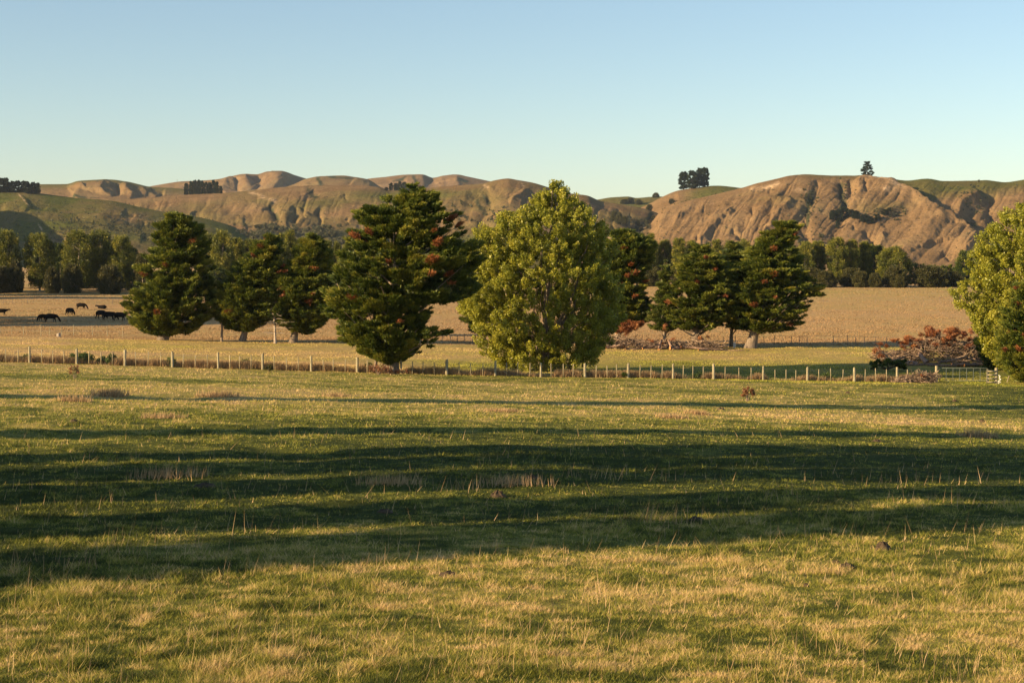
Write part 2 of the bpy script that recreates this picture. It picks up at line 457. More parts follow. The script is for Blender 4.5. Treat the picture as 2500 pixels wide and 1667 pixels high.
# right-hand hill in front
A_crest = [(1480, 640), (1520, 604), (1551, 580), (1587, 547), (1617, 513), (1676, 491), (1736, 477), (1810, 459), (1855, 446), (1899, 436), (1930, 429), (1964, 426), (2038, 429), (2098, 429), (2142, 432), (2217, 441), (2261, 436), (2306, 442), (2365, 441.5), (2404, 440), (2455, 445), (2500, 439.5), (2600, 430), (2750, 445), (2950, 470)]
def greenA(PX, ROW, CR, T):
    dd, sg, par = seg_dist(PX, ROW, [(2085, 425), (2110, 437), (2211, 477), (2246, 495), (2288, 532), (2350, 559)])
    g1 = sst(-2, 6, dd * sg) * sst(505, 470, ROW + 0.10 * (PX - 2250)) * 0.85
    g2 = 0.5 * np.exp(-((ROW - CR) / 9.0) ** 2) * sst(1900, 2000, PX)
    g3 = 0.35 * np.exp(-(((PX - 1900) / 90.0) ** 2 + ((ROW - 490) / 20.0) ** 2)) + 0.45 * np.exp(-(((PX - 2150) / 60.0) ** 2 + ((ROW - 515) / 14.0) ** 2))
    return np.maximum(np.maximum(g1, g2), g3) - 0.05
A_feats = [
    # (polyline px,row), amplitude m, falloff left px, falloff right px
    ([(2085, 428), (2110, 437), (2211, 477), (2246, 495), (2288, 532), (2350, 559), (2392, 585), (2372, 618), (2333, 648)], 17, 60, 9),
    ([(2310, 540), (2270, 570), (2220, 610), (2190, 645)], 6, 22, 26),
    ([(2395, 470), (2352, 500), (2335, 545)], 8, 26, 6),
    ([(2420, 468), (2412, 500), (2425, 540), (2400, 600)], -12, 12, 20),
    ([(2325, 555), (2380, 575), (2420, 600)], -5, 10, 10),
    ([(2055, 440), (2052, 475), (2070, 500), (2045, 520)], -9, 10, 8),
    ([(2075, 438), (2078, 465), (2073, 480)], -6, 6, 6),
    ([(2108, 450), (2116, 478)], -5, 7, 6),
    ([(2065, 520), (2040, 560), (2015, 600), (2000, 640)], -6, 14, 8),
    ([(1992, 440), (1996, 458), (1985, 480), (1970, 500)], -6, 9, 7),
    ([(1880, 450), (1878, 470)], -4, 8, 6),
    ([(1975, 500), (1965, 530), (1975, 600), (1980, 650)], -7, 12, 7),
    ([(1940, 490), (1900, 530), (1870, 570), (1850, 610)], 7, 16, 9),
    ([(1915, 488), (1880, 492), (1850, 520), (1820, 560), (1800, 600)], 6, 14, 9),
    ([(1890, 520), (1860, 560), (1845, 600)], -5, 7, 6),
    ([(1975, 590), (1960, 560), (1940, 530)], -4, 8, 6),
    ([(1835, 500), (1838, 530), (1815, 560), (1800, 590)], -6, 7, 6),
    ([(1790, 505), (1760, 535), (1725, 570), (1705, 600)], 5, 16, 7),
    ([(1778, 525), (1745, 560), (1735, 590)], -4, 7, 5),
    ([(1700, 575), (1705, 600)], -4, 6, 5),
    ([(1785, 560), (1812, 585)], -5, 6, 5),
    ([(2110, 560), (2125, 575), (2135, 600), (2132, 640)], -7, 10, 7),
    ([(2090, 545), (2085, 565)], -4, 7, 6),
    ([(2160, 570), (2150, 600), (2145, 640)], 4, 10, 8),
    ([(2240, 500), (2190, 530), (2150, 560)], -3, 14, 12),
    ([(2300, 620), (2318, 640)], -3, 5, 4),
]
surfA = hill('right_hill', A_crest, [(1480, 1500), (2500, 1500)], 1850, [(1480, 655), (2950, 652)], A_feats,
     spur=[(0.9, 52, 5.0, 11, 'g'), (0.8, 22, 2.2, 15, 'g'), (0.6, 9, 0.8, 19, 'n')], green=greenA,
     rock=[([(2105, 438), (2150, 455), (2205, 476)], 7), ([(2160, 478), (2185, 484)], 5), ([(1835, 462), (1880, 455), (1900, 448)], 5), ([(1940, 465), (1975, 468)], 4), ([(2062, 465), (2070, 475)], 5)],
     scrub=[([(2053, 452), (2060, 490), (2050, 510)], 10), ([(1988, 465), (1975, 490)], 8), ([(1972, 500), (1972, 540)], 6), ([(1955, 585), (1965, 600)], 8), ([(2365, 545), (2380, 545)], 6)],
     seed=21, shape=0.75, nt_=300, step=1.8, back=500, behind=0.5, fk=0.75, sk=0.42)

# shoulder with the tree clump, behind it to the left
F_crest = [(1500, 530), (1575, 503), (1617, 481), (1655, 466), (1706, 458), (1750, 454), (1810, 459), (1900, 470), (2000, 500)]
surfF = hill('shoulder_hill', F_crest, 1900, 2150, 640, [([(1755, 458), (1690, 476), (1640, 500), (1600, 530)], 3, 20, 14), ([(1660, 478), (1620, 500), (1590, 525)], -5, 10, 8)],
     spur=[(0.9, 40, 2.5, 41, 'g')], green=lambda PX, R, CR, T: 0.9 * sst(1660, 1740, PX + 0.8 * (R - CR)) * sst(-2, 3, R - CR) , seed=22, back=500, nt_=90)
# small green crests in the saddle
E_crest = [(1380, 500), (1462, 487), (1492, 482), (1533, 480), (1554, 483.5), (1587, 481), (1608, 480), (1680, 490), (1760, 520)]
surfE = hill('saddle_hill', E_crest, 2350, 2650, 560, spur=[(0.3, 50, 2.0, 45, 'n')], green=lambda PX, R, CR, T: 0.75 + 0 * PX, seed=23, back=500, nt_=60)

# middle rolling hill, left and centre
B_crest = [(60, 520), (180, 498), (268, 490), (357, 483), (446, 477), (521, 473), (595, 468), (660, 460), (734, 454), (808, 453), (883, 453), (921, 457), (957, 466), (987, 465), (1046, 459), (1136, 452), (1180, 449), (1210, 440), (1240, 436), (1260, 439), (1304, 447), (1334, 456), (1378, 471), (1432, 478), (1468, 492), (1512, 499), (1575, 510), (1608, 522), (1700, 560), (1780, 610)]
def greenB(PX, R, CR, T):
    g = 0.5 * fbm(PX / 120, R / 30, 3, 71) + 0.15
    g = g + 0.5 * np.exp(-(((PX - 1000) / 130.0) ** 2 + ((R - 480) / 22.0) ** 2)) + 0.4 * np.exp(-(((PX - 1130) / 120.0) ** 2 + ((R - 600) / 50.0) ** 2))
    g = g + 0.5 * np.exp(-(((PX - 800) / 90.0) ** 2 + ((R - 500) / 14.0) ** 2)) + 0.5 * sst(560, 590, R)
    return g
surfB = hill('middle_hill', B_crest, 1500, [(60, 2250), (900, 2150), (1240, 2000), (1700, 2000)], [(60, 655), (1780, 652)], [
     ([(660, 495), (672, 515), (682, 535)], -11, 16, 7),
     ([(715, 505), (725, 525), (718, 545)], -9, 9, 6), ([(738, 500), (742, 530)], -6, 8, 5),
     ([(775, 510), (787, 530), (775, 560)], -11, 12, 6), ([(845, 530), (852, 548)], -5, 8, 5), ([(870, 520), (850, 545)], 4, 10, 6),
     ([(620, 495), (640, 520), (670, 545), (665, 575)], 3, 30, 14), ([(750, 515), (735, 535), (715, 560)], 5, 14, 7), ([(795, 525), (785, 550), (770, 575)], 5, 10, 9), ([(700, 515), (695, 540), (700, 560)], 5, 14, 10),
     ([(760, 463), (770, 478)], -6, 12, 9), ([(845, 475), (848, 490)], -4, 5, 5),
     ([(1210, 441), (1150, 470), (1105, 495), (1080, 520)], 8, 26, 20),
     ([(1190, 470), (1200, 500), (1180, 530), (1170, 570)], -8, 16, 12), ([(1240, 470), (1245, 505), (1225, 540)], -6, 12, 9),
     ([(1290, 455), (1250, 500), (1215, 545), (1190, 575)], 6, 14, 9), ([(1330, 470), (1290, 520), (1250, 560)], -5, 10, 8),
     ([(1380, 473), (1440, 500), (1500, 540), (1500, 600)], 5, 30, 24), ([(1600, 520), (1560, 560), (1520, 600)], -9, 16, 14),
     ([(1510, 510), (1500, 545), (1480, 590)], -6, 14, 9),
     ([(470, 515), (490, 530), (500, 550)], -6, 14, 8), ([(545, 560), (560, 545), (600, 535)], 4, 16, 12), ([(520, 560), (530, 580)], -7, 8, 6),
     ([(300, 492), (345, 503), (380, 492)], -4, 12, 8),
     ], spur=[(0.3, 60, 3.4, 51, 'g'), (0.5, 26, 1.6, 55, 'g'), (0.3, 10, 0.5, 57, 'n')], green=greenB,
     rock=[([(610, 470), (650, 483), (672, 490)], 4), ([(1183, 455), (1190, 460)], 4), ([(1275, 450), (1278, 454)], 3), ([(1555, 555), (1570, 550)], 4), ([(1480, 580), (1500, 570)], 3)],
     scrub=[([(755, 465), (770, 480)], 8), ([(600, 575), (740, 572), (870, 570)], 15), ([(660, 500), (680, 530)], 5), ([(1165, 495), (1185, 520)], 7), ([(1590, 520), (1545, 560)], 7), ([(1180, 478), (1192, 490)], 6)],
     seed=24, shape=0.7, nt_=260, step=1.9, behind=0.6, fk=0.55, sk=0.45)

# green spur low on the left
C_crest = [(-700, 440), (-300, 462), (-100, 462), (0, 466), (60, 468), (107, 474), (179, 483), (268, 490), (342, 506), (417, 520), (491, 532), (551, 547), (620, 575), (700, 615), (760, 645)]
surfC = hill('left_hill', C_crest, [(-700, 1400), (760, 1400)], 1800, [(-700, 655), (760, 652)], [
     ([(45, 470), (60, 492), (75, 515)], 3, 30, 5), ([(0, 512), (60, 513), (150, 520), (280, 540)], 5, 40, 16),
     ([(60, 545), (120, 560), (160, 590)], -5, 16, 12), ([(300, 515), (325, 530)], -4, 10, 6), ([(350, 540), (345, 560)], -4, 8, 5), ([(345, 578), (385, 592)], -5, 8, 5)],
     spur=[(0.2, 80, 3.0, 81, 'n'), (0.5, 30, 1.0, 85, 'g')], green=lambda PX, R, CR, T: 0.9 + 0.6 * fbm(PX / 70, R / 22, 3, 87) - 0.7 * np.exp(-(((PX - 290) / 80.0) ** 2 + ((R - 540) / 30.0) ** 2)) - 0.35 * sst(560, 600, R),
     rock=[([(150 / 3.36, 473), (240 / 3.36, 511)], 1.5), ([(93, 546), (110, 568)], 1.5)], seed=25, shape=0.6, nt_=200, step=2.2)
# steep spur added out of view on the left, to throw shadow across the green slope
surfC2 = hill('added_shadow_hill', [(-1500, 420), (-1000, 360), (-700, 345), (-450, 372), (-250, 432), (-130, 500), (-60, 600), (-30, 650)], 1250, 1560, 655, spur=[(0.2, 90, 6.0, 91, 'g')], green=lambda PX, R, CR, T: 0.5 + 0 * PX, seed=26, shape=0.7, nt_=90, step=6, back=160)

# ranges at the back
surfD1 = hill('far_left_hill', [(-500, 470), (-200, 455), (0, 470), (60, 462), (101, 450), (161, 450), (193, 442), (238, 439.5), (268, 438.5), (312, 444), (342, 451), (362, 456), (396, 458), (446, 462), (600, 478), (760, 500)], 2450, 2900, 560, [
     ([(265, 440), (250, 452), (245, 475)], 12, 60, 14), ([(300, 445), (312, 465), (330, 480)], 9, 12, 12), ([(285, 450), (290, 480)], -12, 10, 8), ([(370, 455), (400, 470)], -8, 20, 14), ([(350, 452), (360, 470), (385, 485)], 6, 10, 16), ([(205, 455), (180, 480)], 6, 20, 14)],
     spur=[(0.2, 60, 3, 101, 'n')], green=lambda PX, R, CR, T: 0.65 * np.exp(-((R - CR) / 10.0) ** 2) + 0.1, seed=27, shape=0.8, fk=0.62, sk=0.2, back=700, scrub=[([(240, 452), (265, 443)], 5), ([(180, 480), (240, 485)], 3)])
surfD2 = hill('far_range', [(300, 470), (396, 450), (446, 443), (500, 441), (536, 438), (565, 430.6), (595, 425), (625, 426), (655, 418.7), (685, 418), (719, 427.6), (746, 436), (800, 455), (900, 475)], 3500, 4100, 540, [
     ([(565, 431), (548, 450), (540, 480)], 20, 64, 18), ([(597, 425), (600, 440), (610, 470)], 16, 22, 21), ([(655, 419), (665, 430), (690, 455)], 24, 35, 39), ([(580, 435), (575, 470)], -18, 12, 15), ([(630, 428), (640, 460)], -26, 16, 24), ([(700, 430), (715, 455)], -10, 16, 15)],
     spur=[(0.2, 50, 5, 111, 'g')], green=lambda PX, R, CR, T: 0.05 + 0 * PX, seed=28, shape=0.85, fk=0.55, sk=0.2, back=900)
surfD3 = hill('far_centre_hill', [(600, 480), (713, 452), (749, 436.5), (784, 430.6), (838, 429), (868, 433), (897, 438), (933, 459), (1000, 480)], 2900, 3350, 540, [
     ([(785, 431), (780, 450)], 5, 20, 10), ([(868, 434), (890, 450), (930, 470)], 8, 40, 12)], spur=[(0.2, 34, 4, 121, 'g')], green=lambda PX, R, CR, T: 0.15 + 0 * PX, seed=29, shape=0.85, fk=0.4, sk=0.2,
     scrub=[([(778, 440), (782, 450)], 7), ([(800, 432), (860, 437)], 4)], back=900)
surfD4 = hill('far_right_range', [(820, 460), (897, 437), (942, 432), (987, 427), (1031, 426), (1058, 434), (1082, 429), (1112, 426), (1145, 432), (1180, 439.5), (1195, 442.5), (1300, 462), (1400, 490)], 3700, 4300, 540, [
     ([(1060, 434), (1045, 445), (1030, 460)], -12, 12, 12), ([(1112, 427), (1118, 440), (1125, 455)], 12, 26, 12), ([(1031, 427), (1015, 440), (1000, 455)], 10, 20, 12)],
     spur=[(0.2, 40, 6, 131, 'g')], green=lambda PX, R, CR, T: -0.1 + 0 * PX, seed=30, shape=0.85, fk=0.4, sk=0.2, back=900, scrub=[([(1010, 432), (1015, 445)], 6), ([(1120, 440), (1140, 445)], 6), ([(960, 442), (990, 435)], 4)])

# ------------------------------------------------------------------ foliage generators
def tris(V3, tint):
    n = len(V3)
    return V3.reshape(-1, 3), np.arange(n * 3).reshape(n, 3), np.repeat(tint, 3)

def unit(v): return v / (np.linalg.norm(v, axis=-1, keepdims=True) + 1e-9)

def foliage(rng, C, Rr, O, per, L, Wd, flat=0.4, stretch=1.25, out_bias=1.0, updir=0.35, jit=0.55, tint0=0.35, tintclump=0.16, tip=0.26, hang=0.0, size_fill=False):
    """clumps: centres C (n,3), radii Rr (n), outward dirs O (n,3); returns leaf triangles"""
    n = len(C)
    cnt = np.maximum(6, (per * (Rr / Rr.mean()) ** 2).astype(int))
    idx = np.repeat(np.arange(n), cnt); m_ = len(idx)
    o = O[idx]; c = C[idx]; r = Rr[idx]
    up = np.array([0, 0, 1.0])
    side = unit(np.cross(o, up)); u2 = unit(np.cross(side, o))
    b = unit(rng.normal(size=(m_, 3))) * rng.random((m_, 1)) ** 0.42
    b[:, 0] = b[:, 0] * 0.95 + 0.1
    p = c + o * (b[:, 0] * r * stretch)[:, None] + side * (b[:, 1] * r * 0.85)[:, None] + u2 * (b[:, 2] * r * flat)[:, None]
    dirn = o * out_bias + (p - c) / r[:, None] * 0.7 + up * updir + rng.normal(size=(m_, 3)) * jit
    dirn[:, 2] -= hang
    dirn = unit(dirn)
    perp = unit(np.cross(dirn, rng.normal(size=(m_, 3))))
    l = L * rng.uniform(0.6, 1.4, m_); wd = Wd * rng.uniform(0.6, 1.4, m_)
    a0 = p - perp * (wd / 2)[:, None]; a1 = p + perp * (wd / 2)[:, None]; a2 = p + dirn * l[:, None]
    ct = rng.normal(0, tintclump, n)
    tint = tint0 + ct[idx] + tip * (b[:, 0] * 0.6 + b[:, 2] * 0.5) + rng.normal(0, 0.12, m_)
    return np.stack([a0, a1, a2], 1), np.clip(tint, 0, 1)

def env(outline, d):
    o = sorted(outline)
    rows = np.array([q[0] for q in o], float)
    L = P(np.array([q[1] for q in o]), rows, d); R_ = P(np.array([q[2] for q in o]), rows, d)
    z = L[:, 2][::-1]
    return z, L[:, 0][::-1], R_[:, 0][::-1]

def make_limbs(bag, base, top, r0, C, rng, n_l, k=5, lean=0.0):
    """trunk from base to top with limbs to clump centres"""
    n = 9
    t = np.linspace(0, 1, n)
    pts = np.array(base)[None] * (1 - t)[:, None] + np.array(top)[None] * t[:, None]
    wob = np.cumsum(rng.normal(0, 0.12, (n, 2)), axis=0) * t[:, None]
    pts[:, :2] += wob
    rad = r0 * (1 - 0.9 * t) ** 0.9 + 0.03; rad[0] *= 1.35
    bag.tube(pts, rad, 9)
    sel = rng.choice(len(C), min(n_l, len(C)), replace=False)
    H = top[2] - base[2]
    for i in sel:
        c = C[i]
        h = np.clip((c[2] - base[2]) / H, 0.08, 1)
        dist = math.hypot(c[0] - base[0], c[1] - base[1])
        s = max(0.13, h - (0.08 + 0.5 * dist / H))
        q = np.array([np.interp(s, t, pts[:, a]) for a in range(3)])
        rr = np.interp(s, t, rad) * 0.4
        mid = q * 0.5 + c * 0.5 + np.array([0, 0, -0.06 * dist]) + rng.normal(0, 0.15, 3)
        bag.tube([q, mid, c], [min(rr, .11), min(rr, .11) * 0.6, 0.02], k, cap=False)

def conifer(px_base, d, outline, label, name='cypress_tree', cat='tree', group=None, n=330, per=200, cr=(0.5, 1.0), L=0.42, Wd=0.13, mat='cypress',
            flat=0.42, seed=1, dead=6, trunk_r=0.35, base_extra=0.0, fill=0.4, depth=0.9, tint0=0.46, extra=None, trunk_mat='bark', limbs=46, ubias=0.35, trunks=None, dead_at=None):
    rng = np.random.default_rng(seed)
    n = int(n * 1.7); per = int(per * 1.1); L *= .64; Wd *= .78; cr = (cr[0] * .62, cr[1] * .85)
    b = gpos(px_base, d)
    root = thing(name, label, cat, b, 0, group)
    z, xl, xr = env(outline, d)
    zz = np.linspace(z[0], z[-1], 200); wdt = np.interp(zz, z, xr) - np.interp(zz, z, xl)
    cdf = np.cumsum(wdt ** 0.9 + 0.25); cdf /= cdf[-1]
    def make(n_, rlo, rhi, pw):
        hz = np.interp(rng.random(n_), cdf, zz)
        l_ = np.interp(hz, z, xl); r_ = np.interp(hz, z, xr)
        cx = (l_ + r_) / 2; rx = np.maximum((r_ - l_) / 2, 0.25)
        cry = b.y; ry = rx * depth
        rr = np.clip(cr[0] + (cr[1] * 1.15 - cr[0]) * rng.random(n_) ** 1.8, 0.12, rx * 0.75)
        th = rng.random(n_) * 2 * math.pi
        rf = rlo + (rhi - rlo) * rng.random(n_) ** pw
        zn = (hz - z[0]) / 1.9
        rf = rf * (1 + .34 * fbm(np.cos(th) * 1.3 + seed, np.sin(th) * 1.3 + zn * .9, 3, seed))
        pk = rng.random(n_) < .1; rf = np.minimum(np.where(pk & (rf > .7), rf * 1.13, rf), 1.13); rr = np.where(pk, rr * .7, rr)
        gap = fbm(np.cos(th) * 2.1 + 9, np.sin(th) * 2.1 + zn * 1.3, 2, seed + 50)
        kp = (gap > -.5) | (rf < .5)
        hz, l_, r_, cx, rx, ry, rr, th, rf = (q[kp] for q in (hz, l_, r_, cx, rx, ry, rr, th, rf)); n_ = len(hz)
        ex = np.maximum(rx - rr * 0.6, 0.05); ey = np.maximum(ry - rr * 0.6, 0.05)
        C = np.stack([cx + rf * ex * np.cos(th), cry + rf * ey * np.sin(th), hz], -1)
        O = unit(np.stack([np.cos(th), np.sin(th), np.full(n_, ubias) + rng.normal(0, 0.2, n_)], -1))
        return C, rr, O
    C, Rr, O = make(n, 0.45, 1.12, 0.6)
    Rr = np.where(rng.random(len(Rr)) < .35, Rr * .55, Rr)
    C2, R2, O2 = make(int(n * fill), 0.0, 0.6, 0.7)
    if extra:
        for (ex_px, ex_row, r_, dirx) in extra:
            c_ = P(ex_px, ex_row, d)
            C = np.vstack([C, c_]); Rr = np.append(Rr, r_); O = np.vstack([O, unit(np.array([dirx, rng.uniform(-.3, .3), 0.15]))])
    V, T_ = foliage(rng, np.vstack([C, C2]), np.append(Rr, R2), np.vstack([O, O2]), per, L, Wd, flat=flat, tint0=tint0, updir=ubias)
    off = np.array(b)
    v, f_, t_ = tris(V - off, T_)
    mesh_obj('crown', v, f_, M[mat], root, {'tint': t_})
    bag = Bag()
    ht = z[0] + (z[-1] - z[0]) * .84; topx = np.interp(ht, z, (xl + xr) / 2)
    base = np.array([b.x, b.y, b.z - 0.15]); top = np.array([topx, b.y, ht])
    make_limbs(bag, base, top, trunk_r, C, rng, limbs)
    bag.build('trunk', M[trunk_mat], root, smooth=True, off=off)
    if trunks:
        for (tpx, tr, hz) in trunks:
            g = gpos(tpx, d)
            bg_ = Bag(); bg_.tube([[g.x, d + 0.3, g.z - 0.1], [g.x + 0.1, d + 0.3, g.z + hz * 0.5], [g.x * 0.6 + b.x * 0.4, d + 0.2, g.z + hz]], [tr * 1.2, tr, tr * 0.6], 7)
            bg_.build('trunk', M[trunk_mat], root, smooth=True, off=off)
    if dead or dead_at:
        sel = rng.choice(len(C), dead, replace=False, p=None) if dead else []
        front = [i for i in sel]
        if dead_at:
            pj = C.copy(); ppx = 1250 + F * pj[:, 0] / pj[:, 1]; prow = 650 - F * (pj[:, 2] - CAMZ) / pj[:, 1]
            for (a_, r_) in dead_at:
                dd = np.hypot(ppx - a_, prow - r_) + np.where(pj[:, 1] < d + 0.5, 0, 60)
                front.append(int(np.argmin(dd)))
        front = list(dict.fromkeys(front))
        Dc = C[front] + O[front] * 0.25 + np.array([0, -0.4, 0.08])
        V, T_ = foliage(rng, Dc, np.clip(Rr[front], .3, .6) * rng.uniform(0.8, 1.1, len(front)), O[front], int(per * 0.6), L * 0.9, Wd * 0.8, flat=0.45, tint0=0.35)
        v, f_, t_ = tris(V - off, T_)
        mesh_obj('dead_foliage', v, f_, M['dead_leaf'], root, {'tint': t_})
    return root

def bare_branches(root, c, h, r, n, rng, mat='bark_pale'):
    bag = Bag()
    for i in range(n):
        z = h * (0.25 + 0.75 * rng.random()); th = rng.random() * 6.28; l = r * (0.4 + 0.6 * rng.random())
        p0 = np.array([c[0], c[1], c[2] + z]); p2 = p0 + np.array([math.cos(th) * l, math.sin(th) * l, rng.uniform(-0.3, 0.25)])
        bag.tube([p0, (p0 + p2) / 2 + [0, 0, 0.1], p2], [0.035, 0.025, 0.01], 4, cap=False)
    return bag

def broadleaf(px_base, d, outline, label, name='poplar_tree', group=None, n=620, per=85, cr=(0.35, 0.8), leaf=0.145, seed=2, trunk_r=0.3, mat='poplar', leaders=7, depth=0.9, tint0=0.42):
    rng = np.random.default_rng(seed)
    b = gpos(px_base, d); off = np.array(b)
    root = thing(name, label, 'tree', b, 0, group)
    z, xl, xr = env(outline, d)
    zz = np.linspace(z[0], z[-1], 200); wdt = np.interp(zz, z, xr) - np.interp(zz, z, xl)
    cdf = np.cumsum(wdt ** 1.0 + 0.3); cdf /= cdf[-1]
    hz = np.interp(rng.random(n), cdf, zz)
    l_ = np.interp(hz, z, xl); r_ = np.interp(hz, z, xr)
    cx = (l_ + r_) / 2; rx = np.maximum((r_ - l_) / 2, 0.2); ry = rx * depth
    rr = np.clip(rng.uniform(cr[0], cr[1], n), 0.1, rx * 0.8)
    th = rng.random(n) * 6.2832; rf = (0.3 + 0.72 * rng.random(n) ** 0.5) * (1 + .36 * fbm(np.cos(th) * 1.5 + seed, np.sin(th) * 1.5 + (hz - z[0]) / 1.5, 3, seed))
    rf = np.minimum(rf, 1.14)
    C = np.stack([cx + rf * np.maximum(rx - rr * .35, .05) * np.cos(th), b.y + rf * np.maximum(ry - rr * .35, .05) * np.sin(th), hz], -1)
    O = unit(np.stack([np.cos(th), np.sin(th), rng.uniform(0.5, 1.6, n)], -1))
    cnt = np.maximum(8, (per * (rr / rr.mean()) ** 2).astype(int)); idx = np.repeat(np.arange(n), cnt); m_ = len(idx)
    bb = unit(rng.normal(size=(m_, 3))) * rng.random((m_, 1)) ** 0.45
    o = O[idx]; side = unit(np.cross(o, [0, 0, 1.0])); u2 = np.cross(side, o)
    p = C[idx] + o * (bb[:, 0] * rr[idx] * 1.35)[:, None] + side * (bb[:, 1] * rr[idx] * .75)[:, None] + u2 * (bb[:, 2] * rr[idx] * .75)[:, None]
    nrm = unit(rng.normal(size=(m_, 3)) + np.array([0, -0.2, 0.5])); a = unit(np.cross(nrm, rng.normal(size=(m_, 3)))); c2 = np.cross(nrm, a)
    s = leaf * rng.uniform(0.6, 1.3, m_)[:, None]
    V = np.stack([p - a * s * .5, p + c2 * s * .42, p + a * s * .6, p - c2 * s * .42], 1)
    ct = rng.normal(0, .13, n)
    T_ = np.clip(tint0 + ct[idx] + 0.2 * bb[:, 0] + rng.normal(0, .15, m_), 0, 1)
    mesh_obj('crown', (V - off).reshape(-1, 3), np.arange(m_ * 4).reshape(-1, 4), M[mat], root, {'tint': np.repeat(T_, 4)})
    bag = Bag()
    H = z[-1] - b.z
    base = np.array([b.x, b.y, b.z - .15])
    for i in range(leaders):
        t_ = 0.55 + 0.45 * rng.random() if i else 1.0
        zt = b.z + H * t_
        xx = np.interp(zt, z, xl) + (np.interp(zt, z, xr) - np.interp(zt, z, xl)) * (0.15 + 0.7 * rng.random())
        yy = b.y + rng.uniform(-.6, .6) * (np.interp(zt, z, xr) - np.interp(zt, z, xl)) / 2
        q1 = base + np.array([(xx - b.x) * .15, (yy - b.y) * .15, H * .18]); q2 = base + np.array([(xx - b.x) * .65, (yy - b.y) * .65, H * t_ * .55])
        bag.tube([base + rng.normal(0, .12, 3) * [1, 1, 0], q1, q2, [xx, yy, zt - .3]], [trunk_r * (1 if i == 0 else .6), trunk_r * .6, trunk_r * .3, .02], 7)
    for i in rng.choice(n, 70, replace=False):
        c = C[i]; q = np.array([b.x + (c[0] - b.x) * .35, b.y + (c[1] - b.y) * .35, b.z + (c[2] - b.z) * .62])
        bag.tube([q, (q + c) / 2 + rng.normal(0, .1, 3), c], [.05, .035, .015], 4, cap=False)
    bag.build('trunk', M['bark'], root, smooth=True, off=off)
    return root

# --- main trees
DT = 197
conifer(955, 132.6, [(452, 1000, 1018), (470, 990, 1050), (486, 940, 1066), (500, 930, 1075), (520, 880, 1085), (545, 868, 1105), (575, 855, 1118), (600, 848, 1150), (630, 828, 1168), (660, 822, 1165), (690, 810, 1160), (720, 805, 1148), (745, 805, 1112), (765, 808, 1062), (785, 818, 1062), (805, 832, 1080), (825, 848, 1078), (845, 872, 1050), (868, 895, 1020), (882, 905, 990)],
        'largest dark cypress with rusty dead patches growing at the front wire fence', n=520, per=230, cr=(0.42, 0.95), seed=11, dead=1, trunk_r=0.5, fill=0.3,
        extra=[(1112, 523, 0.45, 1), (1092, 640, 0.6, 1), (1170, 632, 0.5, 1), (1086, 812, 0.5, 1), (845, 830, .5, -1), (945, 488, .5, -.3), (875, 520, .45, -.6), (905, 512, .45, -.5)],
        dead_at=[(1085, 545), (1060, 570), (1100, 560), (905, 580), (950, 645), (965, 638), (1060, 680), (1085, 675), (1045, 668), (1090, 690), (865, 560), (900, 590), (1040, 640), (870, 730), (1068, 590)], trunks=[(915, 0.12, 2.2)])
conifer(397, DT, [(524, 412, 430), (533, 405, 462), (545, 395, 470), (560, 380, 492), (585, 385, 495), (600, 380, 500), (620, 365, 505), (650, 352, 512), (680, 340, 516), (710, 325, 521), (740, 318, 523), (770, 322, 518), (795, 335, 500), (812, 360, 462)],
        'dense dark cypress standing alone by the cattle, leftmost of the paddock trees', n=380, per=190, cr=(0.6, 1.2), L=.5, Wd=.17, seed=12, dead=1, trunk_r=0.55, dead_at=[(360, 680), (440, 590), (418, 565), (392, 770), (455, 600), (410, 650)])
conifer(590, DT, [(573, 650, 668), (590, 640, 682), (610, 620, 690), (635, 598, 690), (660, 565, 692), (690, 548, 692), (720, 533, 690), (750, 525, 684), (780, 535, 662), (802, 560, 640)],
        'cypress with a rusty leaning top, between two other dark paddock trees', n=300, per=180, cr=(0.6, 1.15), L=.5, Wd=.17, seed=13, dead=1, trunk_r=0.35, dead_at=[(655, 590), (645, 610), (690, 660), (600, 690), (660, 585), (625, 625), (680, 670)])
conifer(541, DT - 1, [(690, 528, 548), (720, 522, 560), (750, 520, 565), (785, 530, 556)], 'thin young conifer with a bare lower trunk at the left side of a dark cypress', name='young_conifer', mat='conifer_light', n=60, per=120, cr=(.35, .7), seed=14, dead=0, trunk_r=0.13, limbs=20, fill=.1)
conifer(715, DT, [(574, 745, 778), (590, 732, 792), (610, 722, 800), (635, 715, 806), (660, 702, 810), (690, 672, 813), (715, 658, 816), (745, 655, 816), (770, 668, 812), (792, 690, 800), (808, 712, 775)],
        'green cypress with a domed top, third of the row of dark paddock trees', n=320, per=180, cr=(0.6, 1.15), L=.5, Wd=.17, seed=15, dead=1, trunk_r=0.4, dead_at=[(695, 660), (765, 730), (700, 715), (755, 745)])
t_ = conifer(672, DT - 2, [(700, 655, 680), (730, 648, 690), (760, 650, 688), (775, 655, 682)], 'half dead spindly conifer with bare side branches before the third dark cypress', name='young_conifer', mat='conifer_light', n=34, per=90, cr=(.35, .7), seed=16, dead=2, trunk_r=0.14, limbs=16, fill=.1, trunk_mat='bark_pale')
bb_ = bare_branches(t_, (0, 0, 0), 4.2, 2.6, 44, np.random.default_rng(5)); bb_.build('dead_branches', M['bark_pale'], t_, smooth=True)
conifer(850, 232, [(592, 850, 862), (620, 836, 876), (660, 826, 890), (710, 818, 900), (760, 815, 900), (795, 830, 890)], 'pale olive conifer standing behind the left shoulder of the largest cypress', name='young_conifer', mat='conifer_light', n=190, per=150, cr=(.5, 1.0), L=.55, Wd=.18, seed=17, dead=0, trunk_r=.25)
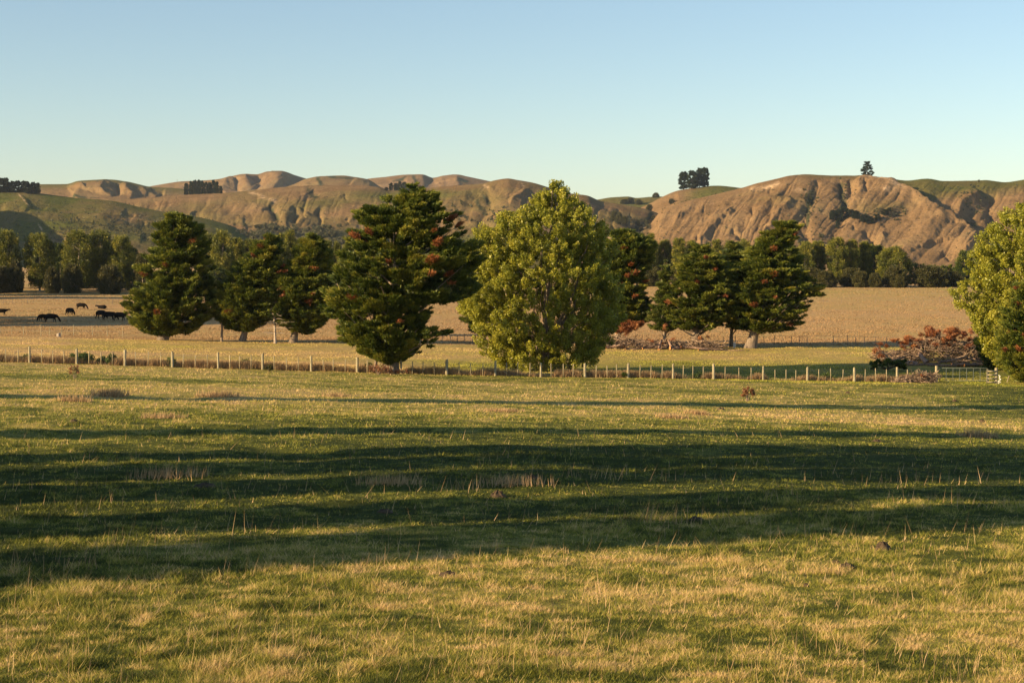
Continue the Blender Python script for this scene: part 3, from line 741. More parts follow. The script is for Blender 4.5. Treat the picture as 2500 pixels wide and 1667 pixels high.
conifer(1180, DT + 6, [(640, 1150, 1200), (680, 1130, 1230), (720, 1118, 1250), (760, 1118, 1250), (790, 1140, 1240), (812, 1160, 1220)], 'dark cypress partly hidden behind the left side of the broad poplar', n=200, per=170, cr=(.6, 1.1), L=.5, Wd=.17, seed=18, dead=1, trunk_r=.35)
broadleaf(1325, 149, [(440, 1348, 1362), (455, 1335, 1382), (472, 1310, 1392), (490, 1290, 1415), (510, 1262, 1445), (530, 1215, 1468), (548, 1188, 1484), (575, 1142, 1494), (600, 1130, 1498), (640, 1132, 1498), (680, 1128, 1504), (720, 1132, 1506), (760, 1126, 1508), (790, 1140, 1500), (820, 1165, 1488), (850, 1185, 1478), (880, 1205, 1465), (900, 1225, 1400)],
          'broad yellow-green poplar at the front fence, right of the largest cypress', n=1900, per=135, seed=19, cr=(.2, .62), trunk_r=.38)
conifer(1505, DT, [(566, 1495, 1530), (585, 1485, 1575), (600, 1475, 1592), (640, 1470, 1586), (680, 1460, 1570), (720, 1455, 1572), (750, 1450, 1582), (775, 1455, 1584), (800, 1465, 1560)],
        'dark cypress with rusty sprays crowding the right side of the poplar', n=300, per=180, cr=(.6, 1.15), L=.5, Wd=.17, seed=20, dead=1, trunk_r=.4, dead_at=[(1530, 675), (1515, 690), (1545, 668), (1580, 690), (1515, 610), (1530, 655), (1540, 720)])
conifer(1622, DT - 2, [(636, 1619, 1625), (660, 1610, 1636), (690, 1604, 1646), (720, 1596, 1652), (750, 1588, 1660), (780, 1582, 1664), (803, 1592, 1650)], 'slender pale green young conifer behind the long pile of cut branches', name='young_conifer', mat='conifer_light', n=150, per=110, cr=(.35, .75), L=.42, Wd=.13, seed=21, dead=0, trunk_r=.18, flat=.3, ubias=.15)
conifer(1697, DT - 3, [(598, 1690, 1715), (620, 1675, 1745), (645, 1662, 1775), (670, 1655, 1792), (700, 1650, 1795), (735, 1632, 1795), (765, 1622, 1790), (790, 1640, 1765), (803, 1660, 1740)],
        'layered dark cypress with a stout trunk behind the pile of cut branches', n=320, per=170, cr=(.5, 1.1), L=.48, Wd=.15, seed=22, dead=1, trunk_r=.5, flat=.3, ubias=.2, dead_at=[(1745, 660), (1720, 640), (1700, 690), (1760, 720)])
conifer(1785, DT + 1, [(590, 1782, 1800), (620, 1770, 1815), (660, 1762, 1835), (700, 1756, 1850), (740, 1752, 1850), (780, 1760, 1840), (800, 1775, 1830)], 'pale green conifer on a thin leaning trunk, tucked in left of the windswept cypress', name='young_conifer', mat='conifer_light', n=230, per=150, cr=(.45, .95), L=.45, Wd=.14, seed=23, dead=1, trunk_r=.2, flat=.3, ubias=.15)
conifer(1832, DT - 3, [(540, 1912, 1932), (552, 1890, 1950), (566, 1872, 1946), (585, 1852, 1938), (605, 1838, 1934), (630, 1815, 1944), (655, 1795, 1955), (680, 1785, 1975), (700, 1782, 1990), (725, 1778, 1986), (750, 1772, 1968), (772, 1772, 1956), (790, 1785, 1945), (806, 1805, 1915)],
        'tall windswept cypress leaning right with rusty sprays, at the edge of the tan field', n=420, per=180, cr=(.5, 1.1), L=.48, Wd=.15, seed=24, dead=1, trunk_r=.6, flat=.3, ubias=.22,
        dead_at=[(1930, 575), (1885, 605), (1855, 670), (1895, 675), (1940, 760), (1890, 732), (1870, 680), (1925, 790)])
broadleaf(2500, 152, [(500, 2490, 2560), (520, 2462, 2600), (545, 2436, 2640), (575, 2412, 2660), (610, 2390, 2680), (650, 2366, 2690), (690, 2352, 2700), (730, 2345, 2700), (765, 2338, 2700), (790, 2352, 2690), (820, 2382, 2680), (860, 2400, 2660), (900, 2430, 2640)],
          'yellow-green poplar at the right edge beyond the metal gate', n=1800, per=125, seed=25, cr=(.2, .62), trunk_r=.4)
conifer(2520, 142, [(684, 2500, 2530), (705, 2480, 2570), (740, 2462, 2600), (780, 2448, 2620), (820, 2440, 2625), (860, 2438, 2620), (900, 2448, 2610), (930, 2470, 2590)], 'bright green conifer with rusty sprays at the right edge, close to the gate', n=330, per=190, cr=(.4, .85), L=.4, Wd=.13, seed=26, dead=1, trunk_r=.3, tint0=.5, dead_at=[(2490, 700), (2495, 740), (2500, 820), (2485, 850), (2465, 860)])
conifer(2440, 168, [(800, 2400, 2470), (830, 2380, 2490), (860, 2385, 2500), (890, 2400, 2490), (905, 2420, 2480)], 'low dark cypress bush between the brush pile and the right edge poplar', name='cypress_bush', cat='bush', n=120, per=150, cr=(.4, .85), L=.4, Wd=.14, seed=27, dead=2, trunk_r=.15, limbs=16)

# --- background tree prototypes
def proto_tree(name, H, W, seed, mat, n=60, per=70, crr=(.1, .17), leaf=.45, trunk=.3, crown_lo=.2, trunk_mat='bark_pale', cone=0.0, flat=.6, visible_limbs=14, dome=0.6, tint0=.4, wd=.55):
    """normalised tree of height H and crown width W standing at the origin (returned unlinked from any place)"""
    rng = np.random.default_rng(seed)
    root = thing(name, 'x', 'tree')
    hz = crown_lo + (1 - crown_lo) * rng.random(n) ** (0.9 + cone)
    prof = np.where(hz > dome, np.sqrt(np.maximum(0, 1 - ((hz - dome) / (1.02 - dome)) ** 2)), 0.55 + .45 * (hz - crown_lo) / (dome - crown_lo + 1e-6))
    if cone: prof = prof * (1 - cone) + cone * (1.03 - hz) / (1.03 - crown_lo)
    th = rng.random(n) * 6.2832; lump = 0.75 + .35 * vnoise(th * 1.1 + seed, hz * 5, seed)
    rr = rng.uniform(*crr, n) * W
    rf = (.35 + .65 * rng.random(n) ** .5) * prof * lump
    C = np.stack([rf * np.maximum(W / 2 - rr * .6, .1) * np.cos(th), rf * np.maximum(W / 2 - rr * .6, .1) * np.sin(th), hz * H - rr * .4], -1)
    O = unit(np.stack([np.cos(th), np.sin(th), rng.uniform(.2, .9, n)], -1))
    V, T_ = foliage(rng, C, rr, O, per, leaf, leaf * wd, flat=flat, stretch=1.1, out_bias=.6, updir=.2, jit=.8, tint0=tint0, tintclump=.16, tip=.3)
    v, f_, t_ = tris(V, T_)
    mesh_obj('crown', v, f_, M[mat], root, {'tint': t_})
    bag = Bag()
    make_limbs(bag, (0, 0, -.3), (0, 0, H * .9), trunk, C, rng, visible_limbs, 5)
    bag.build('trunk', M[trunk_mat], root, smooth=True)
    return root

used = {}
def place(proto, H0, W0, loc, H, W, label, name, cat, group, rz, seed=0):
    s = (W / W0, W / W0, H / H0)
    if not used.get(proto.name):
        used[proto.name] = True
        proto.location = loc; proto.rotation_euler = (0, 0, rz); proto.scale = s; proto['label'] = label; r = proto
        if group: r['group'] = group
    else:
        r = dup(proto, loc, rz, s, label, group)
    r['category'] = cat
    return r

ORD = ['first', 'second', 'third', 'fourth', 'fifth', 'sixth', 'seventh', 'eighth', 'ninth', 'tenth', 'eleventh', 'twelfth', 'thirteenth', 'fourteenth', 'fifteenth', 'sixteenth', 'seventeenth', 'eighteenth', 'nineteenth', 'twentieth']
gum = [proto_tree('gum_tree', 18, 13, 101 + i, 'gum', n=190, per=110, crr=(.07, .16), leaf=.5, trunk=.28, crown_lo=.1, flat=.85, visible_limbs=22, dome=.55) for i in range(4)]
dark = [proto_tree('dark_tree', 16, 10, 121 + i, 'cypress', n=150, per=100, crr=(.09, .17), leaf=.5, trunk=.3, crown_lo=.05, flat=.7, dome=.5, tint0=.2) for i in range(2)]
slim = [proto_tree('slender_tree', 17, 7, 131 + i, 'gum', n=140, per=100, crr=(.1, .2), leaf=.45, trunk=.2, crown_lo=.12, flat=.9, dome=.6, visible_limbs=14) for i in range(2)]
bush = [proto_tree('round_bush', 6, 9, 141 + i, 'olive', n=150, per=100, crr=(.07, .14), leaf=.4, trunk=.15, crown_lo=.0, flat=.8, dome=.3, visible_limbs=8) for i in range(2)]
pine = [proto_tree('pine_tree', 20, 12, 151 + i, 'pine', n=110, per=90, crr=(.07, .15), leaf=.9, trunk=.35, crown_lo=.1, flat=.6, dome=.45, cone=.25, trunk_mat='bark_dark', visible_limbs=12, wd=.6) for i in range(3)]
spire = proto_tree('pine_tree', 20, 12, 161, 'pine', n=110, per=75, crr=(.06, .12), leaf=.8, trunk=.35, crown_lo=.04, flat=.4, dome=.25, cone=.5, trunk_mat='bark_dark', visible_limbs=12, wd=.5)

rg = random.Random(7)
def line_tree(kind, x0, x1, top, d, label, group, cat='tree', sink=0):
    pxc = (x0 + x1) / 2
    g = gpos(pxc, d)
    H = float(P(pxc, top, d)[2]) - g.z
    W = (x1 - x0) / F * d * 1.12
    protos, H0, W0, nm = {'gum': (gum, 18, 13, 'gum_tree'), 'dark': (dark, 16, 10, 'dark_tree'), 'slim': (slim, 17, 7, 'slender_tree'), 'bush': (bush, 6, 9, 'round_bush')}[kind]
    pr = protos[rg.randrange(len(protos))]
    place(pr, H0, W0, g, H, W, label, nm, cat, group, rg.uniform(0, 6.28))

GL_ = 'trees of the far tree line on the left'
left_row = [('gum', -60, 10, 578, 500), ('gum', -15, 50, 564, 480), ('gum', 58, 136, 573, 482), ('dark', 128, 168, 596, 500), ('gum', 152, 232, 566, 480), ('gum', 205, 282, 567, 486), ('gum', 262, 330, 578, 482), ('dark', 300, 348, 606, 490), ('bush', 326, 372, 622, 478),
            ('bush', 18, 60, 640, 470), ('bush', 150, 200, 648, 468), ('bush', 236, 300, 650, 466), ('bush', 108, 150, 655, 470),('bush', -20, 30, 652, 468)]
left_row += [('dark', a_, a_ + 62, 598 + (a_ * 7) % 17, 525) for a_ in (-40, 85, 128, 172, 215, 262)]
nm_l = ['olive gum tree cut by the left edge of the photo', 'tall gum tree at the left end of the far tree line', 'rounded olive gum tree, second tall crown from the left', 'dark narrow tree filling the gap between the second and third gum crowns',
        'wide gum tree with pale forked limbs, left half of the broad crown', 'gum tree forming the right half of the broad olive crown', 'gum tree stepping down toward the gap before the lone cypress', 'short dark tree at the right end of the left tree line', 'low dark bush ending the left tree line beside the lone cypress',
        'low dark bush under the gum at the far left', 'bushy growth under the left half of the broad gum crown', 'low olive bush under the right side of the broad gum crown', 'small bush at the foot of the dark narrow tree', 'bush at the left edge under the tree line'] + [f'dark tree at the back of the left tree line, {ORD[i_]} from the left' for i_ in range(6)]
for (k, a, b_, t, d), lb in zip(left_row, nm_l): line_tree(k, a, b_, t, d, lb, GL_, 'bush' if k == 'bush' else 'tree')
mid_row = [('gum', 480, 535, 572, 500), ('gum', 512, 572, 566, 490), ('slim', 560, 600, 583, 500), ('slim', 588, 630, 586, 510), ('gum', 615, 665, 590, 520), ('slim', 672, 704, 572, 505), ('slim', 690, 728, 564, 500), ('dark', 720, 790, 600, 520), ('slim', 790, 815, 588, 500), ('slim', 808, 836, 592, 505), ('gum', 830, 880, 592, 520), ('gum', 880, 950, 600, 540), ('dark', 950, 1030, 600, 545), ('gum', 1040, 1110, 610, 550), ('dark', 1110, 1180, 605, 550), ('gum', 1180, 1260, 600, 555)]
for i, (k, a, b_, t, d) in enumerate(mid_row):
    line_tree(k, a, b_, t, d, f'olive far tree behind the dark cypresses, {ORD[i]} from the left', 'trees of the far tree line in the centre')
right_row = [('gum', 1400, 1480, 600, 560), ('gum', 1480, 1540, 592, 560), ('slim', 1535, 1575, 580, 560), ('slim', 1572, 1606, 572, 560), ('gum', 1600, 1645, 588, 565), ('slim', 1638, 1678, 583, 560), ('slim', 1670, 1710, 589, 565), ('dark', 1705, 1745, 594, 565), ('slim', 1733, 1765, 586, 560), ('gum', 1758, 1805, 591, 565), ('gum', 1795, 1840, 587, 565), ('slim', 1835, 1870, 590, 565), ('dark', 1860, 1910, 594, 570), ('gum', 1900, 1950, 592, 565), ('gum', 1938, 1990, 591, 560), ('slim', 1975, 2018, 590, 565), ('gum', 2012, 2070, 581, 560), ('gum', 2055, 2100, 586, 562), ('slim', 2092, 2130, 591, 565)]
for i, (k, a, b_, t, d) in enumerate(right_row):
    line_tree(k, a, b_, t, d, f'tree in the belt below the right hill, {ORD[i]} rightward from the poplar', 'trees of the far belt on the right')
G3 = 'trees and bushes at the right end of the far belt'
for (k, a, b_, t, d, lb) in [('dark', 2098, 2172, 599, 572, 'nearly black tree at the right end of the far belt'), ('gum', 2138, 2222, 604, 558, 'spreading tree with visible pale limbs ending the far belt on the right'),
        ('bush', 2158, 2220, 652, 548, 'round olive bush below the spreading tree at the end of the far belt'), ('bush', 2232, 2316, 652, 548, 'widest round olive bush before the clipped dark hedge'), ('bush', 2120, 2152, 668, 546, 'small dark bush at the foot of the nearly black tree'),
        ('bush', 2182, 2212, 676, 544, 'small brownish bush in front of the round olive bush'), ('dark', 2330, 2380, 612, 560, 'dark tree between the clipped hedge and the right edge poplar'), ('bush', 2300, 2352, 664, 550, 'bush at the right end of the clipped hedge'),
        ('dark', 2375, 2460, 600, 570, 'dark far tree hidden behind the right edge poplar'), ('bush', 2080, 2122, 664, 548, 'bush at the foot of the belt left of the small dark bush'), ('bush', 1990, 2040, 662, 550, 'bush low in the far belt beneath its tallest crown')]:
    line_tree(k, a, b_, t, d, lb, G3, 'bush' if k == 'bush' else 'tree')
# understory along the belts
for i, (a, t) in enumerate([(1905, 664), (1950, 668), (2050, 668), (1860, 660), (1560, 668), (1640, 664), (1740, 668), (1480, 662), (700, 668), (640, 664), (560, 668), (760, 662), (500, 664), (1440, 668), (1100, 664), (1070, 660)]):
    line_tree('bush' if i % 3 else 'dark', a, a + 58, t - 12, 556 if a > 1300 else 478, f'low dark bush at the foot of the far belt, {ORD[i]} of these', 'understory bushes of the far belt', 'bush')

# clipped hedge
def hedge():
    rng = np.random.default_rng(44)
    g0, g1 = gpos(2205, 575), gpos(2362, 575)
    root = thing('hedge', 'long clipped dark green hedge at the foot of the bare right hill', 'hedge', ((g0.x + g1.x) / 2, 575, g0.z))
    Ht = float(P(2280, 645, 575)[2]) - g0.z; Wd = g1.x - g0.x; n = 420
    C = np.stack([rng.uniform(-Wd / 2, Wd / 2, n), rng.uniform(-1.6, 1.6, n), rng.uniform(.1, 1, n) * (Ht - .3)], -1)
    V, T_ = foliage(rng, C, rng.uniform(.5, .8, n), unit(rng.normal(size=(n, 3)) * [1, 1, .3] + [0, 0, .4]), 60, .4, .22, flat=.8, tint0=.35, tintclump=.1)
    v, f_, t_ = tris(V, T_); mesh_obj('foliage', v, f_, M['cypress'], root, {'tint': t_})
    bag = Bag()
    for i in range(14):
        x = -Wd / 2 + Wd * (i + .5) / 14; bag.tube([[x, 0, -.3], [x, 0, Ht * .7]], [.12, .05], 5)
    bag.build('stems', M['bark_dark'], root)
hedge()

# --- trees standing on the hills
def hill_tree(surf, pxc, base_row, top_row, width, label, group=None, kind='pine', cat='tree', nm=None):
    s = surf(pxc, base_row)
    top_row += rg.uniform(-2.5, 2.5) if group and 'clump' in group else 0
    H = (base_row - top_row) / F * s.y; W = width / F * s.y
    if kind == 'pine': pr = pine[rg.randrange(3)]; H0, W0 = 20, 12
    elif kind == 'spire': pr = spire; H0, W0 = 20, 12
    else: pr = bush[rg.randrange(2)]; H0, W0 = 6, 9
    place(pr, H0, W0, s - Vector((0, 0, .3)), H, W, label, nm or 'pine_tree', cat, group, rg.uniform(0, 6.28))
for i, (x, t, wd_) in enumerate([(-40, 440, 26), (-18, 438, 24), (4, 436, 26), (14, 433, 22), (30, 440, 20), (44, 441, 22), (56, 443, 18), (66, 441, 20), (80, 446, 20), (93, 449, 18), (20, 445, 22), (72, 447, 18)]):
    hill_tree(surfC, x, 470 + (x > 60) * 3, t, wd_, f'dark pine on the left skyline, {ORD[i]} of that clump', 'pines in the clump on the left skyline')
for i, (x, t, wd_) in enumerate([(455, 443, 16), (466, 441, 14), (476, 438, 15), (486, 437, 13), (494, 440, 14), (503, 443, 16), (512, 445, 14), (521, 440, 16), (530, 443, 14), (538, 452, 12), (483, 447, 14), (510, 450, 16)]):
    hill_tree(surfB, x, 473, t, wd_, f'dark pine below the far range, {ORD[i]} of that clump', 'pines in the clump under the far range')
for i, (x, t, wd_) in enumerate([(944, 457, 12), (955, 449, 14), (966, 447, 14), (976, 443, 14), (988, 442, 15), (998, 447, 14), (1006, 450, 10)]):
    hill_tree(surfB, x, 466, t, wd_, f'dark pine of the small clump above the largest cypress, {ORD[i]} one', 'pines in the small clump in the centre')
for (x, b_, t, wd_, lb) in [(1668, 463, 421, 32, 'left tree of the dark clump on the rounded shoulder of the right hill'), (1690, 462, 417, 34, 'middle tree of the dark skyline clump on the right hill shoulder'), (1708, 458, 410, 34, 'front top tree of the dark skyline clump on the right hill shoulder'), (1720, 457, 411, 26, 'right tree of the dark skyline clump on the right hill shoulder')]:
    hill_tree(surfF, x, b_, t, wd_, lb, 'trees of the skyline clump', 'pine')
hill_tree(surfA, 2117, 431, 394, 37, 'lone conical dark tree standing on top of the right hill', None, 'spire')
for (sf, x, b_, t, wd_, lb) in [(surfE, 1526, 496, 485, 26, 'leftmost dark bush on the small green saddle'), (surfE, 1538, 495, 483, 18, 'dark bush touching the leftmost one on the green saddle'), (surfE, 1560, 500, 488, 20, 'round dark bush in the middle of the green saddle'), (surfE, 1601, 484, 472, 18, 'round dark bush on the skyline of the saddle'), (surfF, 1641, 495, 483, 17, 'dark bush on the slope below the skyline clump'), (surfB, 1586, 513, 499, 18, 'pale green bush at the bottom of the saddle gully')]:
    hill_tree(sf, x, b_, t, wd_, lb, 'bushes around the saddle', 'bush', 'bush', 'round_bush')
for i, (x, b_, t, wd_) in enumerate([(2048, 530, 500, 26), (2035, 522, 506, 22), (2062, 526, 498, 26), (2030, 532, 512, 16), (2090, 534, 514, 26), (2110, 541, 522, 26), (2125, 545, 526, 26), (2142, 541, 526, 18), (2160, 534, 521, 24), (2045, 548, 528, 14), (2172, 528, 518, 14), (2078, 528, 510, 24)]):
    hill_tree(surfA, x, b_, t, wd_, f'evergreen bush on the face of the right hill, {ORD[i]} in that grove', 'grove on the face of the right hill', 'pine', 'bush', 'evergreen_bush')
for i, (x, b_, t, wd_) in enumerate([(1500, 545, 520, 20), (1512, 556, 528, 18), (1525, 552, 533, 14), (1492, 575, 548, 18), (1557, 548, 536, 14), (1580, 540, 530, 14), (1595, 530, 520, 12), (1565, 556, 546, 12)]):
    hill_tree(surfB, x, b_, t, wd_, f'green bush in the gully right of the poplar, {ORD[i]} of those', 'bushes in the gully right of the poplar', 'bush', 'bush', 'round_bush')
# slender pylon on the skyline
s_ = surfD2(432, 446)
root = thing('mast', 'slender mast standing on the far skyline left of the pine clump', 'mast', s_)
bag = Bag(); bag.tube([[0, 0, -1], [0, 0, 9]], [.35, .2], 5); bag.build('pole', M['bark_dark'], root)
bag = Bag(); bag.box((0, 0, 8), (2.2, .3, .3)); bag.build('cross_arm', M['bark_dark'], root)

# scrubby woodland at the foot of the middle hill (nobody could count it)
def scrub_stuff():
    rng = np.random.default_rng(77); Cs = []; Rs = []
    for _ in range(1500):
        x = rng.uniform(560, 900); r_ = rng.uniform(550, 612)
        if fbm(np.array([x / 40]), np.array([r_ / 14]), 3, 9)[0] < -0.12 + .3 * (570 > r_): continue
        s = surfB(x, r_); rr = rng.uniform(1.2, 2.4); Cs.append([s.x, s.y, s.z + rr * .7]); Rs.append(rr)
    for _ in range(420):
        x = rng.uniform(120, 420); r_ = rng.normal(562, 16)
        s = surfC(x, r_); rr = rng.uniform(.5, 1.1); Cs.append([s.x, s.y, s.z + rr]); Rs.append(rr)
    for _ in range(500):
        x = rng.uniform(1060, 1240); r_ = rng.uniform(500, 600)
        if fbm(np.array([x / 30]), np.array([r_ / 20]), 3, 19)[0] < 0.18: continue
        s = surfB(x, r_); rr = rng.uniform(.8, 1.8); Cs.append([s.x, s.y, s.z + rr * .7]); Rs.append(rr)
    for cx, cy, sx, sy, nn in [(1975, 485, 12, 14, 40), (1985, 520, 10, 16, 16), (2000, 590, 12, 14, 26), (1962, 590, 12, 6, 18), (2365, 547, 10, 3, 22), (2380, 480, 20, 20, 40), (1560, 545, 24, 10, 60), (2165, 530, 26, 7, 50), (2060, 475, 8, 18, 30)]:
        for _ in range(nn):
            s = (surfA if cx > 1700 else surfB)(rng.normal(cx, sx), rng.normal(cy, sy)); rr = rng.uniform(.7, 1.5); Cs.append([s.x, s.y, s.z + rr * .5]); Rs.append(rr)
    for _ in range(900):
        k_ = rng.integers(3)
        if k_ == 0: s = surfA(rng.uniform(1600, 2500), rng.uniform(450, 640)); rr = rng.uniform(.3, .8)
        elif k_ == 1: s = surfB(rng.uniform(300, 1500), rng.uniform(480, 600)); rr = rng.uniform(.3, .8)
        else: s = surfC(rng.uniform(0, 520), rng.uniform(490, 600)); rr = rng.uniform(.3, .7)
        Cs.append([s.x, s.y, s.z + rr * .4]); Rs.append(rr)
    C = np.array(Cs); n = len(C)
    V, T_ = foliage(rng, C, np.array(Rs), unit(rng.normal(size=(n, 3)) * [1, 1, .2] + [0, 0, .7]), 26, 1.1, .7, flat=.8, tint0=.4, tintclump=.25)
    v, f_, t_ = tris(V, T_)
    tag(mesh_obj('scrub', v, f_, M['scrub'], None, {'tint': t_}), 'dull scrub and low bushes scattered along the feet and gullies of the hills', 'scrub', kind='stuff')
scrub_stuff()

# --- trees outside the frame on the left: they throw the long shadows across the paddock
belt = [proto_tree('shelter_tree', 16, 5, 171 + i, 'cypress', n=260, per=90, crr=(.1, .2), leaf=.35, trunk=.25, crown_lo=.04, flat=.8, dome=.7, tint0=.3, trunk_mat='bark') for i in range(2)]
def caster(s, r, H, W, i, hw=0):
    x = -s * SHD[1] + r * SHD[0]; y = s * SHD[0] + r * SHD[1]
    pr = belt[i % 2]
    place(pr, 16, 5, (x, y, float(G(x, y)) - .1), H, W, f'shelter belt tree left of the photographed paddock, {ORD[i]} along the belt from the viewer', 'shelter_tree', 'tree', 'shelter belt left of the paddock', i * 1.3)
CAST = [(26.2, -16, 17, 4.6), (30.7, -15, 17, 4.8), (36.6, -14, 19, 4.4), (40.9, -16, 19, 4.6), (45.0, -16, 18, 3.6), (54, -14, 23, 3.4), (77, -10, 24, 3.8)]
for i, (s, r, H, W) in enumerate(CAST): caster(s, r, H, W, i)
def far_caster(px_target, row_target, dist, H, W, lb):
    p = P(px_target, row_target, 1.0)
    # ground point seen at this pixel
    d = 100.0
    for d in np.arange(150, 600, 1.0):
        q = P(px_target, row_target, d)
        if q[2] <= G(q[0], q[1]): break
    x = q[0] - SHD[0] * dist; y = q[1] - SHD[1] * dist
    place(gum[0], 18, 13, (x, y, float(G(x, y)) - .2), H, W, lb, 'gum_tree', 'tree', 'tall trees left of the cattle paddock', 1.0)
for j, (px_, rw_, ds, H, W) in enumerate([(0, 795, 12, 17, 14), (-5, 788, 14, 19, 14), (0, 781, 13, 20, 14), (-8, 775, 15, 20, 13), (0, 728, 14, 19, 22), (-10, 720, 16, 17, 22), (0, 713, 18, 12, 18)]):
    far_caster(px_, rw_, ds, H, W, f'tall tree outside the left edge shading the cattle paddock, {ORD[j]} of those')

# ------------------------------------------------------------------ front fence
def fence_d(px): return 127.5 + 11.5 * px / 2500.0
posts = [-490, -378, -266, -154, -42, 72, 187, 305, 421, 533, 641, 760, 872, 979, 1090, 1209, 1320, 1428, 1533, 1643, 1742, 1863, 1971, 2086, 2190]
rr_ = random.Random(3)
def build_fence():
    o0 = gpos(1090, fence_d(1090))
    root = thing('wire_fence', 'long front fence of pale round posts, thin battens and wire across the paddock', 'fence', o0)
    off = np.array(o0)
    pp = posts + [2285]
    for x in posts:
        g = gpos(x, fence_d(x)); h = 1.24 * rr_.uniform(.93, 1.06); r = .1 * rr_.uniform(.85, 1.15)
        if x == 979: r = .08
        b = Bag(); b.tube([[g.x, g.y, g.z - .4], [g.x + rr_.uniform(-.03, .03), g.y, g.z + h - .03], [g.x + rr_.uniform(-.03, .03), g.y, g.z + h]], [r * 1.03, r, r * .8], 10)
        b.build('post', M['post'], root, smooth=False, off=off)
    for a, c in zip(pp[:-1], pp[1:]):
        for k in (1, 2, 3):
            x = a + (c - a) * (k + rr_.uniform(-.08, .08)) / 4; g = gpos(x, fence_d(x)); h = 1.08 * rr_.uniform(.88, 1.08)
            b = Bag(); b.box((g.x, g.y - .06, g.z + h / 2 + .03), (.07, .045, h), rr_.uniform(-.2, .2), rr_.uniform(-.035, .035))
            b.build('batten', M['batten'], root, off=off)
    for hh in (.18, .34, .5, .68, .86, 1.03):
        pts = []
        for x in np.arange(-490, 2290, 28): 
            g = gpos(x, fence_d(x)); pts.append([g.x, g.y - .1, g.z + hh])
        b = Bag(); b.tube(pts, .004, 4); b.build('wire', M['wire'], root, off=off)
build_fence()

def gate():
    gl, gr_ = gpos(2291, fence_d(2291) + .1), gpos(2406, fence_d(2406) + .1)
    root = thing('farm_gate', 'galvanised mesh farm gate, shut, at the right end of the front fence', 'gate', gl)
    W = gr_.x - gl.x - .12; H = 1.08; z0 = .14; x0 = .08
    b = Bag()
    b.tube([[x0, 0, z0], [x0, 0, z0 + H], [x0 + W, 0, z0 + H], [x0 + W, 0, z0], [x0, 0, z0]], .034, 8)
    b.build('frame', M['steel'], root)
    for k in range(1, 7):
        b = Bag(); x = x0 + W * k / 7; b.tube([[x, 0, z0], [x, 0, z0 + H]], .028, 6); b.build('upright', M['steel'], root)
    b = Bag()
    for k in range(1, 7): b.tube([[x0, .0, z0 + H * k / 7], [x0 + W, .0, z0 + H * k / 7]], .014, 4)
    for k in range(1, 28): b.tube([[x0 + W * k / 28, .012, z0], [x0 + W * k / 28, .012, z0 + H]], .003, 4)
    b.build('mesh', M['steel'], root)
    for zz in (z0 + .15, z0 + H - .15):
        b = Bag(); b.box((x0 + W + .06, 0, zz), (.1, .04, .05)); b.build('hinge', M['steel'], root)
    # timber end panel
    p0 = gpos(2286, fence_d(2286)); r0 = thing('gate_post', 'stout round post at the left side of the metal gate', 'post', p0, 0, 'posts beside the gate')
    b = Bag(); b.tube([[0, 0, -.4], [0, 0, 1.36], [0, 0, 1.4]], [.13, .12, .1], 10); b.build('timber', M['post'], r0)
    p1, p2 = gpos(2411, fence_d(2411)), gpos(2431, fence_d(2431))
    r1 = thing('rail_panel', 'short timber panel of four rails between two posts right of the metal gate', 'fence', p1)
    b = Bag(); b.tube([[0, 0, -.4], [0, 0, 1.22], [0, 0, 1.25]], [.1, .1, .08], 10); b.build('post', M['post'], r1)
    dx, dz = p2.x - p1.x, p2.z - p1.z
    b = Bag(); b.tube([[dx, 0, -.4 + dz], [dx, 0, 1.36 + dz], [dx, 0, 1.4 + dz]], [.135, .13, .11], 10); b.build('post', M['post'], r1)
    for z in (.16, .46, .78, 1.1):
        b = Bag(); b.box((dx / 2, -.13, z + dz / 2), (dx + .2, .04, .13)); b.build('rail', M['post'], r1)
    q = gpos(2440, fence_d(2440) - .3); r2 = thing('plastic_tape', 'crumpled white plastic tape hanging right of the timber panel', 'tape', q)
    b = Bag(); rng = np.random.default_rng(3); pts = [[.0, 0, 0.0]]
    for k in range(9): pts.append([rng.uniform(-.18, .22), rng.uniform(-.1, .1), .08 + k * .085])
    b.tube(pts, .035, 4); b.build('tape', M['white'], r2)
    q = gpos(2462, 145); r3 = thing('leaning_stake', 'thin pale stake leaning right, standing right of the gate under the conifer', 'stake', q)
    b = Bag(); b.tube([[-.15, 0, -.1], [.25, 0, 1.2]], [.05, .045], 6); b.build('timber', M['batten'], r3)
gate()

# back fences
def small_fence(name, label, pxs, df, h, hwire=True, mat='bark'):
    o0 = gpos(pxs[0], df(pxs[0])); root = thing(name, label, 'fence', o0); off = np.array(o0)
    for x in pxs:
        g = gpos(x, df(x)); b = Bag(); hh = h * rr_.uniform(.85, 1.1)
        b.tube([[g.x, g.y, g.z - .2], [g.x + rr_.uniform(-.04, .04), g.y, g.z + hh]], [.042, .038], 6); b.build('post', M[mat], root, off=off)
    for q in (.5, .95):
        pts = [[*gpos(x, df(x))[:2], gpos(x, df(x)).z + h * q] for x in np.linspace(pxs[0], pxs[-1], 60)]
        b = Bag(); b.tube(pts, .012, 4); b.build('wire', M['wire'], root, off=off)
small_fence('post_fence', 'thin dark post fence crossing the field behind the cattle', [-70, -30, 8, 30, 67, 110, 151, 190, 236, 275, 318, 360], lambda x: 366, 1.3)
small_fence('post_fence', 'thin post fence halfway up the tan field on the right', [1968, 2011, 2054, 2095, 2137, 2177, 2212, 2254, 2294, 2326, 2368], lambda x: 392, 1.35)
small_fence('post_fence', 'fence of mixed dark and pale posts behind the windswept cypress', [1765, 1795, 1826, 1865, 1890, 1932, 1951, 1970, 2035, 2070, 2089, 2110, 2138, 2165, 2190], lambda x: 201, 1.15)
